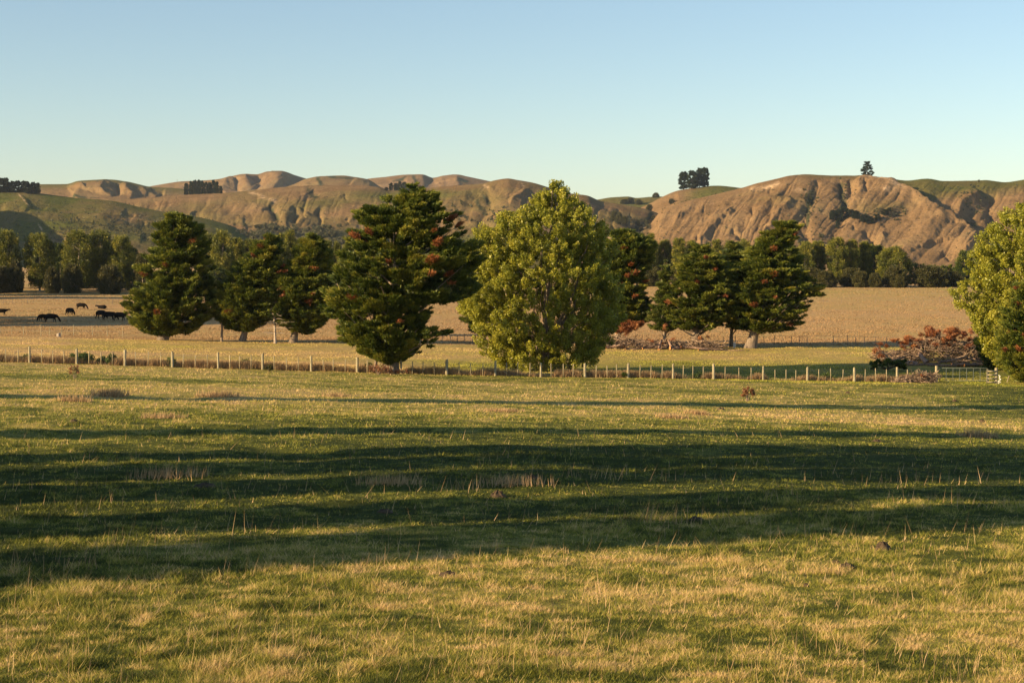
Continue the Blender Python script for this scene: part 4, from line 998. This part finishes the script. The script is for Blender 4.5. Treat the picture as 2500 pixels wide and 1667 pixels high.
small_fence('post_fence', 'short run of fence posts between the largest cypress and the poplar', [1080, 1100, 1117, 1135, 1154, 1175, 1200], lambda x: 206, 1.1)
small_fence('post_fence', 'fence with only post tips showing over the rise below the cattle', [-60, 0, 29, 58, 100, 122, 150, 180, 226, 262, 300], lambda x: 214, 1.45, mat='post')
g = gpos(1793, 196); r_ = thing('white_post', 'short white painted post beside the windswept cypress trunk', 'post', g)
b = Bag(); b.tube([[0, 0, -.2], [0, 0, .62], [0, 0, .66]], [.13, .13, .1], 8); b.build('timber', M['white'], r_)
g = gpos(143, 204); r_ = thing('tree_stump', 'pale stump showing over the rise left of the lone cypress', 'stump', g)
b = Bag(); b.tube([[0, 0, -.2], [.02, 0, .42], [0, 0, .48]], [.28, .25, .2], 9); b.build('timber', M['bark_pale'], r_)

# ------------------------------------------------------------------ cattle
def cow_mesh(kind):
    """skeleton in metres, nose toward +x; returns object with a skinned continuous body"""
    if kind == 'lying': lz = 0.62
    else: lz = 0.0
    b0 = 1.0 - lz
    v = [(-.05, 0, b0), (-.7, 0, b0 + .04), (.5, 0, b0 + .0), (.85, 0, b0 + .08)]
    r = [(.42, .42), (.34, .34), (.4, .42), (.29, .32)]
    e = [(0, 1), (0, 2), (2, 3)]
    if kind == 'graze': hd = [(1.15, 0, .85, .17, .19), (1.38, .0, .5, .12, .13), (1.45, 0, .28, .12, .13), (1.56, 0, .08, .075, .08)]
    elif kind == 'lying': hd = [(1.1, 0, .62, .17, .18), (1.3, .0, .72, .13, .14), (1.48, 0, .68, .11, .12), (1.7, 0, .56, .07, .08)]
    else: hd = [(1.15, 0, 1.15, .16, .19), (1.38, .0, 1.28, .13, .14), (1.55, 0, 1.25, .11, .12), (1.78, 0, 1.12, .07, .08)]
    last = 3
    for (x, y, z, ra, rb) in hd:
        v.append((x, y, z)); r.append((ra, rb)); e.append((last, len(v) - 1)); last = len(v) - 1
    headi = 3 + 2
    for s in (-1, 1):
        v.append((v[headi + 1][0] - .08, s * .24, v[headi + 1][2] + .07)); r.append((.04, .025)); e.append((headi, len(v) - 1))
    # tail
    v.append((-.98, 0, b0 + .18)); r.append((.05, .05)); e.append((1, len(v) - 1)); v.append((-1.06, .02, b0 - .3 + lz * .4)); r.append((.025, .025)); e.append((len(v) - 2, len(v) - 1)); v.append((-1.04, .02, max(.1, b0 - .62 + lz * .5))); r.append((.04, .04)); e.append((len(v) - 2, len(v) - 1))
    for s in (-1, 1):
        if kind != 'lying':
            f = [(.58, s * .2, .68, .13), (.62 + .1 * s, s * .2, .38, .065), (.58 + .1 * s, s * .2, .05, .05)]
            h = [(-.72, s * .2, .78, .17), (-.62 + .0, s * .2, .58, .11), (-.88 - .06 * s, s * .2, .36, .065), (-.8 - .08 * s, s * .2, .05, .05)]
        else:
            f = [(.62, s * .25, .25, .12), (.9, s * .25, .09, .06), (.68, s * .25, .06, .05)]
            h = [(-.6, s * .28, .3, .18), (-.2, s * .34, .14, .1), (-.55, s * .36, .08, .06)]
        last = 2
        for (x, y, z, ra) in f: v.append((x, y, z)); r.append((ra, ra)); e.append((last, len(v) - 1)); last = len(v) - 1
        last = 1
        for (x, y, z, ra) in h: v.append((x, y, z)); r.append((ra, ra)); e.append((last, len(v) - 1)); last = len(v) - 1
    me = bpy.data.meshes.new('cow'); me.from_pydata(v, e, []); me.update()
    o = bpy.data.objects.new('cow', me); COL.objects.link(o)
    sm = o.modifiers.new('skin', 'SKIN'); sm.use_smooth_shade = True
    sl = me.skin_vertices
    if not len(sl): 
        bm_ = __import__('bmesh').new(); bm_.from_mesh(me); bm_.verts.layers.skin.verify(); bm_.to_mesh(me); bm_.free()
    for i, (ra, rb) in enumerate(r):
        sv_ = me.skin_vertices[0].data[i]; sv_.radius = (ra, rb); sv_.use_root = (i == 0)
    su = o.modifiers.new('sub', 'SUBSURF'); su.levels = 2; su.render_levels = 2
    # freeze to a plain mesh so copies share it
    dg = bpy.context.evaluated_depsgraph_get(); dg.update()
    ev = o.evaluated_get(dg); nm = bpy.data.meshes.new_from_object(ev)
    bpy.data.objects.remove(o)
    nm.name = 'cow'; nm.materials.clear(); nm.materials.append(M['hide'])
    return nm
cows = {k: cow_mesh(k) for k in ('graze', 'stand', 'lying')}
def cow(kind, px, foot_row, rz, label, s=1.0):
    for d in np.arange(200, 450, .5):
        q = P(px, foot_row, d)
        if q[2] <= G(q[0], q[1]): break
    o = bpy.data.objects.new('cow', cows[kind]); COL.objects.link(o)
    g = gpos(px, d); o.location = g; o.rotation_euler = (0, 0, rz); o.scale = (s, s, s)
    tag(o, label, 'cow', 'black cattle grazing in the far left paddock')
cow('stand', 3, 771, .25, 'black cow with raised head cut by the left edge of the photo', .95)
cow('graze', 105, 785, math.pi - .5, 'black cow facing left, rear one of the overlapping pair on the shaded strip', .9)
cow('graze', 124, 787, .05, 'black cow grazing to the right, front one of the overlapping pair on the shaded strip', 1.05)
cow('graze', 170, 771, 1.2, 'black cow seen from behind, standing alone above the shaded strip', 1.05)
cow('graze', 198, 756, -.1, 'dark brown-black cow grazing to the right, highest standing one on the lit grass', 1.0)
cow('lying', 250, 754, 2.9, 'black cow lying down by the thin fence', 1.0)
cow('graze', 246, 779, 1.1, 'black cow turned away, left of the close group of three', 1.15)
cow('graze', 266, 782, .35, 'black cow grazing in the middle of the close group of three', 1.1)
cow('graze', 292, 784, 0.0, 'black cow grazing to the right, right one of the close group of three', 1.1)

# ------------------------------------------------------------------ brush piles
def pile(name, label, px0, px1, d, hfun, depth, nst, seed, foli=(), flat=False, lmin=.7, lmax=2.4, rmax=.05, mat='twig'):
    rng = np.random.default_rng(seed)
    g0, g1 = gpos(px0, d), gpos(px1, d); cx = (g0.x + g1.x) / 2; off = np.array([cx, d, float(G(cx, d))])
    root = thing(name, label, 'brush pile', off)
    bag = Bag()
    for i in range(nst):
        u = rng.random(); x = g0.x + (g1.x - g0.x) * u; w_ = rng.normal(0, .38)
        w_ = np.clip(w_, -1, 1)
        h = hfun(u) * (1 - w_ * w_) * rng.random() ** .5
        y = d + w_ * depth / 2
        c = np.array([x, y, float(G(x, y)) + h])
        dv = unit(rng.normal(size=3) * [1, .8, .35]); L = rng.uniform(lmin, lmax) / 2; r = .012 + rmax * rng.random() ** 3
        bend = rng.normal(0, .12, 3) * L
        p0, p1 = c - dv * L, c + dv * L
        for p in (p0, p1): p[2] = max(p[2], float(G(p[0], p[1])) + .02)
        bag.tube([p0, c + bend, p1], [r, r * .9, r * .5], 4, cap=True)
    bag.build('brushwood', M[mat], root, off=off)
    if foli:
        C = []; R_ = []
        for (fx, fr, n, sx, sz, rr) in foli:
            for _ in range(n):
                q = P(fx + rng.normal(0, sx), fr + rng.normal(0, sz), d + rng.normal(0, depth * .15))
                q[2] = max(q[2], float(G(q[0], q[1])) + .15)
                if rng.random() < .35: continue
                C.append(q); R_.append(rng.uniform(.6, 1.2) * rr)
        C = np.array(C); n = len(C)
        V, T_ = foliage(rng, C, np.array(R_), unit(rng.normal(size=(n, 3)) * [1, 1, .4] + [0, 0, .3]), 110, .28, .06, flat=.5, tint0=.55, tintclump=.25)
        v, f_, t_ = tris(V - off, T_); mesh_obj('dead_foliage', v, f_, M['dead_leaf'], root, {'tint': t_})
    return root
pile('brush_pile', 'tall heap of cut branches with rusty needles beyond the gate', 2140, 2465, 176,
     lambda u: (2.6 * math.exp(-((u - .55) / .3) ** 2) + .8) * (.78 + .4 * math.sin(u * 17) * math.sin(u * 31 + 1)), 6.0, 2300, 61,
     foli=[(2275, 812, 26, 10, 6, .4), (2330, 815, 30, 16, 6, .4), (2300, 835, 34, 30, 8, .4), (2220, 832, 22, 16, 6, .35), (2370, 828, 24, 20, 8, .4), (2150, 855, 14, 8, 7, .3), (2400, 874, 24, 22, 6, .35), (2250, 845, 20, 20, 7, .35)])
pile('brush_pile', 'long low heap of cut branches and rusty sprays in the middle of the paddock', 1440, 1665, 192,
     lambda u: .75 + .5 * math.exp(-((u - .35) / .2) ** 2), 4.0, 1300, 62, foli=[(1535, 797, 34, 12, 5, .42), (1510, 808, 24, 16, 4, .35), (1555, 792, 12, 5, 6, .35), (1480, 838, 22, 14, 4, .35), (1610, 835, 12, 20, 4, .3), (1623, 797, 6, 4, 6, .3)])
pile('brush_pile', 'low tangle of cut branches round the base of the layered cypress', 1655, 1760, 192, lambda u: .55 + .6 * math.exp(-((u - .55) / .2) ** 2), 3.0, 520, 63, foli=[(1720, 830, 8, 12, 4, .3)])
pile('brush_pile', 'small heap of brown twigs lying against the front fence left of the gate', 2190, 2284, 136.6, lambda u: .25 + .6 * sst(0, .7, u), 1.6, 420, 64, foli=[(2262, 922, 8, 10, 4, .22)], rmax=.025, lmax=1.6)

def log(px, row_or_d, L, r, rz, label, tilt=0.0, group='cut logs around the brush piles', lift=0.0, dd=None):
    g = gpos(px, row_or_d); root = thing('log', label, 'log', (g.x, g.y, g.z + r + lift), rz, group)
    b = Bag(); b.tube([[-L / 2, 0, -math.sin(tilt) * L / 2], [0, .04 * L, 0.0], [L / 2, 0, math.sin(tilt) * L / 2]], [r * 1.1, r, r * .85], 9, cap=True); b.build('bark', M['log'], root, smooth=True)
    for s in (-1, 1):
        b = Bag(); b.tube([[s * (L / 2), 0, s * math.sin(tilt) * L / 2], [s * (L / 2 + .015), 0, s * math.sin(tilt) * L / 2]], r * (.97 if s < 0 else .8), 9, cap=True); b.build('cut_end', M['cutwood'], root)
    return root
for (px, d, L, r, rz, tl, lf, lb) in [
    (2254, 172.6, 1.9, .24, 1.75, .5, .35, 'thick log with an orange cut end sticking out of the front of the tall heap'),
    (2215, 171.5, 2.0, .24, 1.7, .1, 0, 'log with a yellow cut end at the left foot of the tall heap'), (2229, 171.3, 1.7, .2, 2.1, .1, 0, 'shorter log with an orange end beside the left foot log'),
    (2232, 170, 1.9, .1, .1, 0, 0, 'pale bleached stick lying left in front of the tall heap'), (2300, 169.5, 3.0, .12, -.25, 0, 0, 'long pale branch on the grass right behind the gate'),
    (2345, 170.2, 2.0, .2, .15, 0, 0, 'barked log lying before the middle of the tall heap'), (2372, 170.4, 1.8, .17, .35, 0, 0, 'pinkish log at the right foot of the tall heap'),
    (2395, 170.6, 1.8, .15, -.2, 0, .1, 'reddish log at the far right foot of the tall heap'), (2190, 171.8, 2.2, .09, .5, .25, .4, 'pale limb leaning up across the left end of the tall heap'), (2335, 171.4, 2.4, .1, -.6, .3, .6, 'bleached limb leaning against the middle of the tall heap'), (2380, 171.5, 2.0, .08, .2, -.25, .5, 'thin bleached limb sloping down the right side of the tall heap'), (2270, 170.6, 2.3, .08, .1, .05, .1, 'slim pale limb along the foot of the tall heap'), (1590, 189.4, 2.2, .09, .3, .2, .3, 'pale limb lying over the middle of the long low heap'), (1500, 189.5, 2.0, .08, -.3, .15, .3, 'pale limb on the left part of the long low heap'),
    (2310, 172, 2.2, .13, .4, .1, .3, 'grey log slanting up across the face of the tall heap'),
    (2415, 171, 1.4, .12, .6, .1, 0, 'short reddish log below the dark cypress bush'),
    (1700, 189, 3.6, .11, -.35, -.08, .15, 'long bleached limb sloping down to the right from the low heap'), (1740, 188.5, 3.4, .09, .1, 0, 0, 'pale crooked limb lying on the grass right of the low heap'),
    (1790, 188.5, 3.8, .07, -.1, 0, 0, 'thin grey limb trailing right toward the windswept cypress'), (1545, 189, 1.8, .1, .1, 0, 0, 'pale stick on the grass before the left part of the low heap'),
    (1612, 190, 1.6, .16, 1.3, .7, .4, 'upright stub of a log poking from the low heap'), (1638, 190, 1.5, .15, 1.9, .8, .4, 'second upright stub poking from the low heap'),
    (1650, 189.6, 1.5, .22, .3, 0, 0, 'short fat orange-brown log at the right end of the low heap')]:
    log(px, d, L, r, rz, lb, tl, lift=lf)
# pale slanting limb above the left of the tall heap
g = gpos(2135, 172); r_ = thing('dead_limb', 'long thin dead limb slanting out of the left end of the tall heap', 'branch', g)
b = Bag(); b.tube([[-.6, 0, 2.4], [.3, 0, 1.7], [1.4, 0, .7], [2.0, 0, .2]], [.03, .05, .07, .09], 5); b.tube([[1.4, 0, .7], [1.2, 0, 1.3], [1.9, 0, 1.5]], [.04, .03, .02], 4); b.build('wood', M['twig'], r_)

def fallen_branch():
    rng = np.random.default_rng(9); g = gpos(2168, 163); off = np.array(g)
    root = thing('fallen_branch', 'fallen leafy green branch lying just behind the front fence', 'branch', g)
    n = 40; C = off + np.stack([rng.uniform(-1.7, 1.7, n), rng.uniform(-.7, .7, n), .15 + .75 * rng.random(n) ** 1.3], -1); C[:, 2] += .25 * (1 - np.abs(C[:, 0] - off[0]) / 1.8)
    V, T_ = foliage(rng, C, rng.uniform(.18, .4, n), unit(rng.normal(size=(n, 3)) * [1, 1, .3]), 80, .25, .09, tint0=.35)
    v, f_, t_ = tris(V - off, T_); mesh_obj('leaves', v, f_, M['cypress'], root, {'tint': t_})
    bag = Bag()
    for i in range(14): bag.tube([off + [0, 0, .1], (off + C[i]) / 2 + [0, 0, .1], C[i]], [.05, .03, .015], 4)
    bag.build('limb', M['bark_dark'], root, off=off)
fallen_branch()

# ------------------------------------------------------------------ grass
def blades(rng, x, y, h, wd, tint, lean=.35, bias=(.12, .05)):
    n = len(x); z = G(x, y) - .01
    a = rng.random(n) * 6.2832
    pr = np.stack([np.cos(a), np.sin(a), np.zeros(n)], -1) * (wd / 2)[:, None]
    p = np.stack([x, y, z], -1)
    ln = rng.normal(size=(n, 2)) * lean + np.array(bias)
    tip = p + np.stack([ln[:, 0] * h, ln[:, 1] * h, h], -1)
    return np.stack([p - pr, p + pr, tip], 1), tint

def grass():
    rng = np.random.default_rng(5)
    parts = []; tt = []
    # short turf, front paddock; density falls with distance as blades get smaller to the eye
    n = 1100000
    rho = rng.uniform(1 / 134.0, 1 / 13.5, n); y = 1 / rho; u = rng.uniform(-.36, .36, n); x = u * y
    tall = np.clip(.55 + 1.3 * fbm(x / .7, y / .55, 3, 12), .1, 2.0) * np.clip(.8 + .7 * fbm(x / 5, y / 4, 2, 13), .4, 1.6)
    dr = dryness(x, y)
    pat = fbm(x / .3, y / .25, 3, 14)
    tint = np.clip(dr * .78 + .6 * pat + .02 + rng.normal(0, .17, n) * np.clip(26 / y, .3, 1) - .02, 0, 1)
    h = (.03 + .065 * tall) * rng.uniform(.5, 1.3, n) * (1 + .5 * (tint > .6))
    wd = np.maximum(.010, .00045 * y) * rng.uniform(.7, 1.4, n)
    V, T_ = blades(rng, x, y, h, wd, tint, .75); parts.append(V); tt.append(T_)
    # taller dry blades in tufts
    n = 150000
    rho = rng.uniform(1 / 125.0, 1 / 13.5, n); y = 1 / rho; u = rng.uniform(-.36, .36, n); x = u * y
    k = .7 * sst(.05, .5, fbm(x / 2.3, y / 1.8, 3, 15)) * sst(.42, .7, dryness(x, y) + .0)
    keep = rng.random(n) < k + .02
    x, y = x[keep], y[keep]; n = len(x)
    V, T_ = blades(rng, x, y, rng.uniform(.08, .2, n), np.maximum(.006, .00036 * y), np.clip(rng.normal(.82, .15, n), 0, 1), .35); parts.append(V); tt.append(T_)
    V = np.concatenate(parts); T_ = np.concatenate(tt)
    v, f_, t_ = tris(V, T_)
    tag(mesh_obj('pasture_grass', v, f_, M['blade'], None, {'tint': t_}), 'short green and straw coloured grass of the front paddock', 'grass', kind='stuff')
    # fields beyond the fence
    parts = []; tt = []
    n = 420000
    rho = rng.uniform(1 / 640.0, 1 / 132.0, n); y = 1 / rho; u = rng.uniform(-.36, .36, n); x = u * y
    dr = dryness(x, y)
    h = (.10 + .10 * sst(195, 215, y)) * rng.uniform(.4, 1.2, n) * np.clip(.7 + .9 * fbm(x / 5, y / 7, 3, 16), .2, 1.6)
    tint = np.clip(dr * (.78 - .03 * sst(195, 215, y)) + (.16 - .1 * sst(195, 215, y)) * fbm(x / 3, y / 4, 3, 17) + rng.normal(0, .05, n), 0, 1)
    V, T_ = blades(rng, x, y, h, .00055 * y * rng.uniform(.7, 1.4, n), tint, .3); parts.append(V); tt.append(T_)
    nr = y < 198
    v, f_, t_ = tris(V[nr], T_[nr])
    tag(mesh_obj('field_grass', v, f_, M['blade'], None, {'tint': t_}), 'yellow green pasture of the strip just beyond the front fence', 'grass', kind='stuff')
    v, f_, t_ = tris(V[~nr], np.clip(.45 + .12 * fbm(x / 3, y / 4, 3, 17) + rng.normal(0, .06, n), 0, 1)[~nr])
    tag(mesh_obj('stubble_grass', v, f_, M['straw'], None, {'tint': t_}), 'dry tan grass of the far fields with the cattle', 'grass', kind='stuff')
    # rank dry grass along the fence line
    n = 90000
    px = rng.uniform(-250, 2290, n); d0 = 127.5 + 11.5 * px / 2500
    k = np.clip(.55 + 1.1 * fbm(px / 60, px * 0, 3, 18), .05, 1) * (1 - .5 * sst(1950, 2050, px) * 0)
    y = d0 + .15 + np.abs(rng.normal(.3, .5, n)); x = (px - 1250) / F * y
    keep = rng.random(n) < k; x, y, k, px = x[keep], y[keep], k[keep], px[keep]; n = len(x)
    V, T_ = blades(rng, x, y, rng.uniform(.3, .95, n) * np.clip(.5 + .7 * k, .5, 1.1) * (.82 - .1 * sst(800, 1500, px)), np.full(n, .035), np.clip(rng.normal(.62, .2, n) + .2 * fbm(px / 30, px * 0, 2, 3), 0, 1), .22, (.05, 0))
    v, f_, t_ = tris(V, T_)
    tag(mesh_obj('fence_line_grass', v, f_, M['straw'], None, {'tint': t_}), 'rank brownish dry grass along the foot of the front fence', 'grass', kind='stuff')
    # seed stems: thin, tall, scattered in loose groups
    parts = []; tt = []
    cl = [(320, 1352, 60), (100, 1400, 30), (190, 1390, 30), (440, 1340, 20), (860, 1330, 14), (1610, 1275, 40), (1680, 1285, 24), (1875, 1300, 12), (1560, 1310, 12), (2010, 1310, 10), (1000, 1380, 20), (2380, 1240, 26), (2300, 1230, 12),
          (1920, 1225, 16), (2050, 1165, 14), (2200, 1180, 20), (2430, 1180, 20), (1580, 1165, 16), (1450, 1170, 40), (1060, 1200, 20), (1150, 1195, 20), (410, 1165, 30), (140, 1200, 10), (700, 1200, 16), (250, 1240, 10), (600, 1310, 14),
          (1960, 1660, 70), (1300, 1560, 50), (1200, 1640, 60), (2440, 1650, 50), (1750, 1500, 40), (560, 1600, 30), (2250, 1480, 30), (1400, 1480, 24), (150, 1620, 26), (900, 1560, 30), (2100, 1600, 30)]
    for (px, row, nn) in cl:
        nn = int(nn * .7)
        d = 13.0
        for d in np.arange(13, 130, .2):
            q = P(px, row, d)
            if q[2] <= G(q[0], q[1]): break
        xx = q[0] + rng.normal(0, .45 + .006 * d, nn); yy = q[1] + rng.normal(0, .4, nn)
        V, T_ = blades(rng, xx, yy, rng.uniform(.18, .52, nn), np.full(nn, max(.006, .0004 * d)), np.clip(rng.normal(.75, .2, nn), 0, 1), .2); parts.append(V); tt.append(T_)
    n = 1600
    rho = rng.uniform(1 / 70.0, 1 / 13.5, n); y = 1 / rho; x = rng.uniform(-.36, .36, n) * y
    V, T_ = blades(rng, x, y, rng.uniform(.18, .42, n), np.maximum(.005, .00034 * y), np.clip(rng.normal(.7, .2, n), 0, 1), .3); parts.append(V); tt.append(T_)
    v, f_, t_ = tris(np.concatenate(parts), np.concatenate(tt))
    tag(mesh_obj('seed_stems', v, f_, M['straw'], None, {'tint': t_}), 'thin dry seed stems standing above the front paddock grass', 'grass', kind='stuff')
grass()

def find(px, row, lo=13, hi=200, st=.1):
    for d in np.arange(lo, hi, st):
        q = P(px, row, d)
        if q[2] <= G(q[0], q[1]): return float(d)
    return hi
# tussocks, weeds
def tussock(px, row, r, h, n, label, seed, mat='straw', name='grass_tussock', cat='grass clump', group=None, lean=.25, tint=.7, wdk=.00045):
    d = find(px, row); g = gpos(px, d); rng = np.random.default_rng(seed)
    x = g.x + np.clip(rng.normal(0, r * .8, n), -1.5 * r, 1.5 * r); y = g.y + np.clip(rng.normal(0, r * .5, n), -.9 * r, .9 * r)
    n = len(x); V, T_ = blades(rng, x, y, rng.uniform(.35, 1, n) * h, np.full(n, max(.012, wdk * d)), np.clip(rng.normal(tint, .18, n), 0, 1), lean, (.08, 0))
    v, f_, t_ = tris(V - np.array(g), T_)
    o = mesh_obj(name, v, f_, M[mat], None, {'tint': t_}); o.location = g
    return tag(o, label, cat, group)
TG = 'pale dry tussocks in the front paddock'
for (px, row, r, h, n, lb) in [(268, 968, .55, .55, 500, 'tall pinkish dry tussock in the lit grass on the far left'), (180, 980, .5, .4, 260, 'small dry tussock left of the tall pinkish one'), (530, 968, .7, .4, 420, 'wide dry tussock below the second weed from the left'), (820, 968, .5, .32, 220, 'low dry tussock in the lit grass below the largest cypress'),
        (400, 1020, .55, .3, 320, 'dry tuft at the upper edge of the upper shadow band on the left'), (2385, 1066, .55, .42, 460, 'rounded dry tussock near the right edge above the shadow belt'), (1640, 1020, .5, .25, 320, 'low dry tuft above the shadow belt right of centre'), (950, 1182, .5, .32, 280, 'bristly lit tuft inside the shadow belt left of centre'),
        (1260, 1182, .6, .34, 300, 'bristly lit tuft inside the shadow belt at the centre'), (410, 1165, .6, .36, 260, 'ragged dry tuft inside the shadow belt on the left'), (1230, 1005, .6, .25, 420, 'flat dry tuft in the lit grass below the poplar'), (1700, 1010, .4, .28, 260, 'small dry tuft below the reddish weed')]:
    tussock(px, row, r, h, n, lb, int(px), group=TG)
def weed(px, row, h, label, mat='dock', seed=1, n=10, leafy=60, spread=.25, d=None):
    d = d or find(px, row); g = gpos(px, d); rng = np.random.default_rng(seed); root = thing('weed', label, 'weed', g)
    bag = Bag(); C = []
    for i in range(n):
        a = rng.random() * 6.28; l = spread * rng.random(); top = [math.cos(a) * l * 1.6, math.sin(a) * l, h * rng.uniform(.6, 1)]
        bag.tube([[math.cos(a) * .05, math.sin(a) * .05, -.03], [top[0] * .5, top[1] * .5, top[2] * .6], top], [.012, .01, .006], 4)
        for k in range(5): C.append(np.array(top) * [1, 1, rng.uniform(.4, 1)])
    bag.build('stems', M['twig'], root)
    C = np.array(C); V, T_ = foliage(rng, C, np.full(len(C), .09), unit(rng.normal(size=(len(C), 3)) + [0, 0, .8]), leafy // 5, .1, .035, tint0=.5)
    v, f_, t_ = tris(V, T_); mesh_obj('leaves', v, f_, M[mat], root, {'tint': t_})
weed(183, 925, .95, 'tall brown dead weed standing alone before the fence on the far left', seed=1, n=7, leafy=60, spread=.2)
weed(1825, 980, .95, 'reddish brown dead dock weed standing alone right of centre', seed=2, n=9, leafy=140, spread=.28)
weed(657, 908, .55, 'olive scrubby weed with curved stems in front of the fence', 'olive', 3, 10, 110, .35)
weed(924, 898, .8, 'brown twiggy weed at the foot of the largest cypress', 'dock', 4, 22, 60, .7, d=128.6)
weed(965, 900, .4, 'low reddish brown weed right of the largest cypress trunk', 'dock', 5, 18, 70, .6, d=129)
def fence_bush(px0, px1, h, label, seed, mat='greenweed'):
    rng = np.random.default_rng(seed); pc = (px0 + px1) / 2; d = fence_d(pc) + 1.2; g = gpos(pc, d); off = np.array(g)
    root = thing('low_bush', label, 'bush', g, 0, 'low bushes behind the front fence'); W = (px1 - px0) / F * d / 2; n = int(10 + 26 * W)
    C = np.stack([rng.uniform(-W, W, n), rng.normal(0, .4, n), h * rng.random(n) * .8], -1); C[:, 2] *= np.sqrt(np.maximum(.15, 1 - (C[:, 0] / W) ** 2))
    V, T_ = foliage(rng, C, rng.uniform(.16, .3, n), unit(rng.normal(size=(n, 3)) * [1, 1, .4] + [0, 0, .6]), 90, .16, .06, flat=.7, tint0=.4)
    v, f_, t_ = tris(V, T_); mesh_obj('leaves', v, f_, M[mat], root, {'tint': t_})
    bag = Bag()
    for i in range(min(n, 12)): bag.tube([[C[i, 0] * .7, C[i, 1] * .5, -.05], C[i]], [.015, .006], 4)
    bag.build('stems', M['twig'], root)
for i, (a, c_, h, lb) in enumerate([(168, 232, .95, 'bright green low bush behind the fence, between the second and third posts'), (236, 304, 1.0, 'bright green low bush just left of the third post'), (392, 432, .7, 'small dark green bush around the fourth post'), (572, 632, .7, 'green bush behind the fence right of the fifth post'), (46, 66, .5, 'small green bush at the first post on the far left'), (620, 640, .6, 'small green bush touching the sixth post'),
        (1500, 1530, .45, 'low green bush behind the fence in the shade right of the poplar'), (2005, 2030, .6, 'green bush behind the fence left of the fallen green branch'), (1690, 1720, .5, 'low dark green bush behind the fence below the low heap'), (1420, 1450, .5, 'green sprawl at the fence below the right side of the poplar'), (885, 915, .9, 'dark green bush by the left foot of the largest cypress')]):
    fence_bush(a, c_, h, lb, 200 + i)

# cow pats and mole hills
def lump(px, row, w_, h, label, seed, group='dark clods and dung pats in the front paddock'):
    w_ *= .82; h *= .75
    d = find(px, row); g = gpos(px, d); rng = np.random.default_rng(seed)
    nu, nv = 28, 12; th = np.linspace(0, 2 * math.pi, nu, endpoint=False); ph = np.linspace(0, 1, nv)
    Pp, Th = np.meshgrid(ph, th, indexing='ij')
    rad = np.sin(Pp * math.pi / 2) * (1 + .22 * fbm(np.cos(Th) * 2 + seed, np.sin(Th) * 2, 2, seed)) * w_ / 2
    V = np.stack([rad * np.cos(Th), rad * .8 * np.sin(Th), h * np.cos(Pp * math.pi / 2) * (1 + .9 * fbm(Pp * 6 + seed, Th * 2.5, 4, seed)) - .03], -1).reshape(-1, 3)
    i, j = np.meshgrid(np.arange(nv - 1), np.arange(nu), indexing='ij')
    Q = np.stack([i * nu + j, (i + 1) * nu + j, (i + 1) * nu + (j + 1) % nu, i * nu + (j + 1) % nu], -1).reshape(-1, 4)
    o = mesh_obj('dirt_clod', V, Q, M['dung'], smooth=True); o.location = g + Vector((0, 0, .03)); return tag(o, label, 'dirt clod', group)
for i, (px, row, w_, h, lb) in enumerate([(1095, 1407, .34, .09, 'brown dung pat in the lit foreground left of centre'), (2155, 1342, .32, .15, 'rounded brown clod in the lit foreground on the right'), (2065, 1388, .36, .1, 'flat brown clod just below the rounded one'), (2042, 1380, .18, .08, 'small brown clod left of the flat one'), (1215, 1214, .42, .16, 'black clod in the middle of the shadow belt'), (1700, 1273, .4, .1, 'dark pat at the near edge of the shadow belt'),
        (1300, 1168, .36, .1, 'small dark pat in the shadow belt above the black clod'), (2398, 1032, .4, .22, 'dark clod on the thin shadow line near the right edge'), (2070, 960, .4, .15, 'dark clod in the far lit grass right of the reddish weed'), (2330, 980, .4, .15, 'small dark clod below the gate'), (2140, 1078, .5, .1, 'brown pat in the lit strip above the shadow belt'), (180, 1031, .35, .12, 'small dark clod on the far left above the shadow belt'), (500, 1190, .7, .12, 'dark scrape in the shadow belt on the left'), (1760, 1000, .5, .12, 'dark clod below the reddish weed'), (1968, 1432, .1, .06, 'tiny dark clod in the right foreground'), (940, 1252, .4, .08, 'dark pat in the near part of the shadow belt')]):
    lump(px, row, w_, h, lb, 300 + i)
for o in list(COL.objects):
    if o.get('label') == 'x': 
        for c_ in list(o.children): bpy.data.objects.remove(c_)
        bpy.data.objects.remove(o)

# ------------------------------------------------------------------ haze
hm = bpy.data.materials.new('haze'); hm.use_nodes = True; nt = hm.node_tree
for n_ in list(nt.nodes):
    if n_.type != 'OUTPUT_MATERIAL': nt.nodes.remove(n_)
pv = nt.nodes.new('ShaderNodeVolumePrincipled')
pv.inputs['Color'].default_value = (0.72, 0.84, 1.0, 1); pv.inputs['Density'].default_value = 0.00003; pv.inputs['Anisotropy'].default_value = 0.2
nt.links.new(pv.outputs[0], nt.nodes['Material Output'].inputs['Volume'])
bag = Bag(); bag.box((0, 4300, 150), (16000, 9600, 360)); hz_ = bag.build('haze', hm); tag(hz_, kind='stuff')
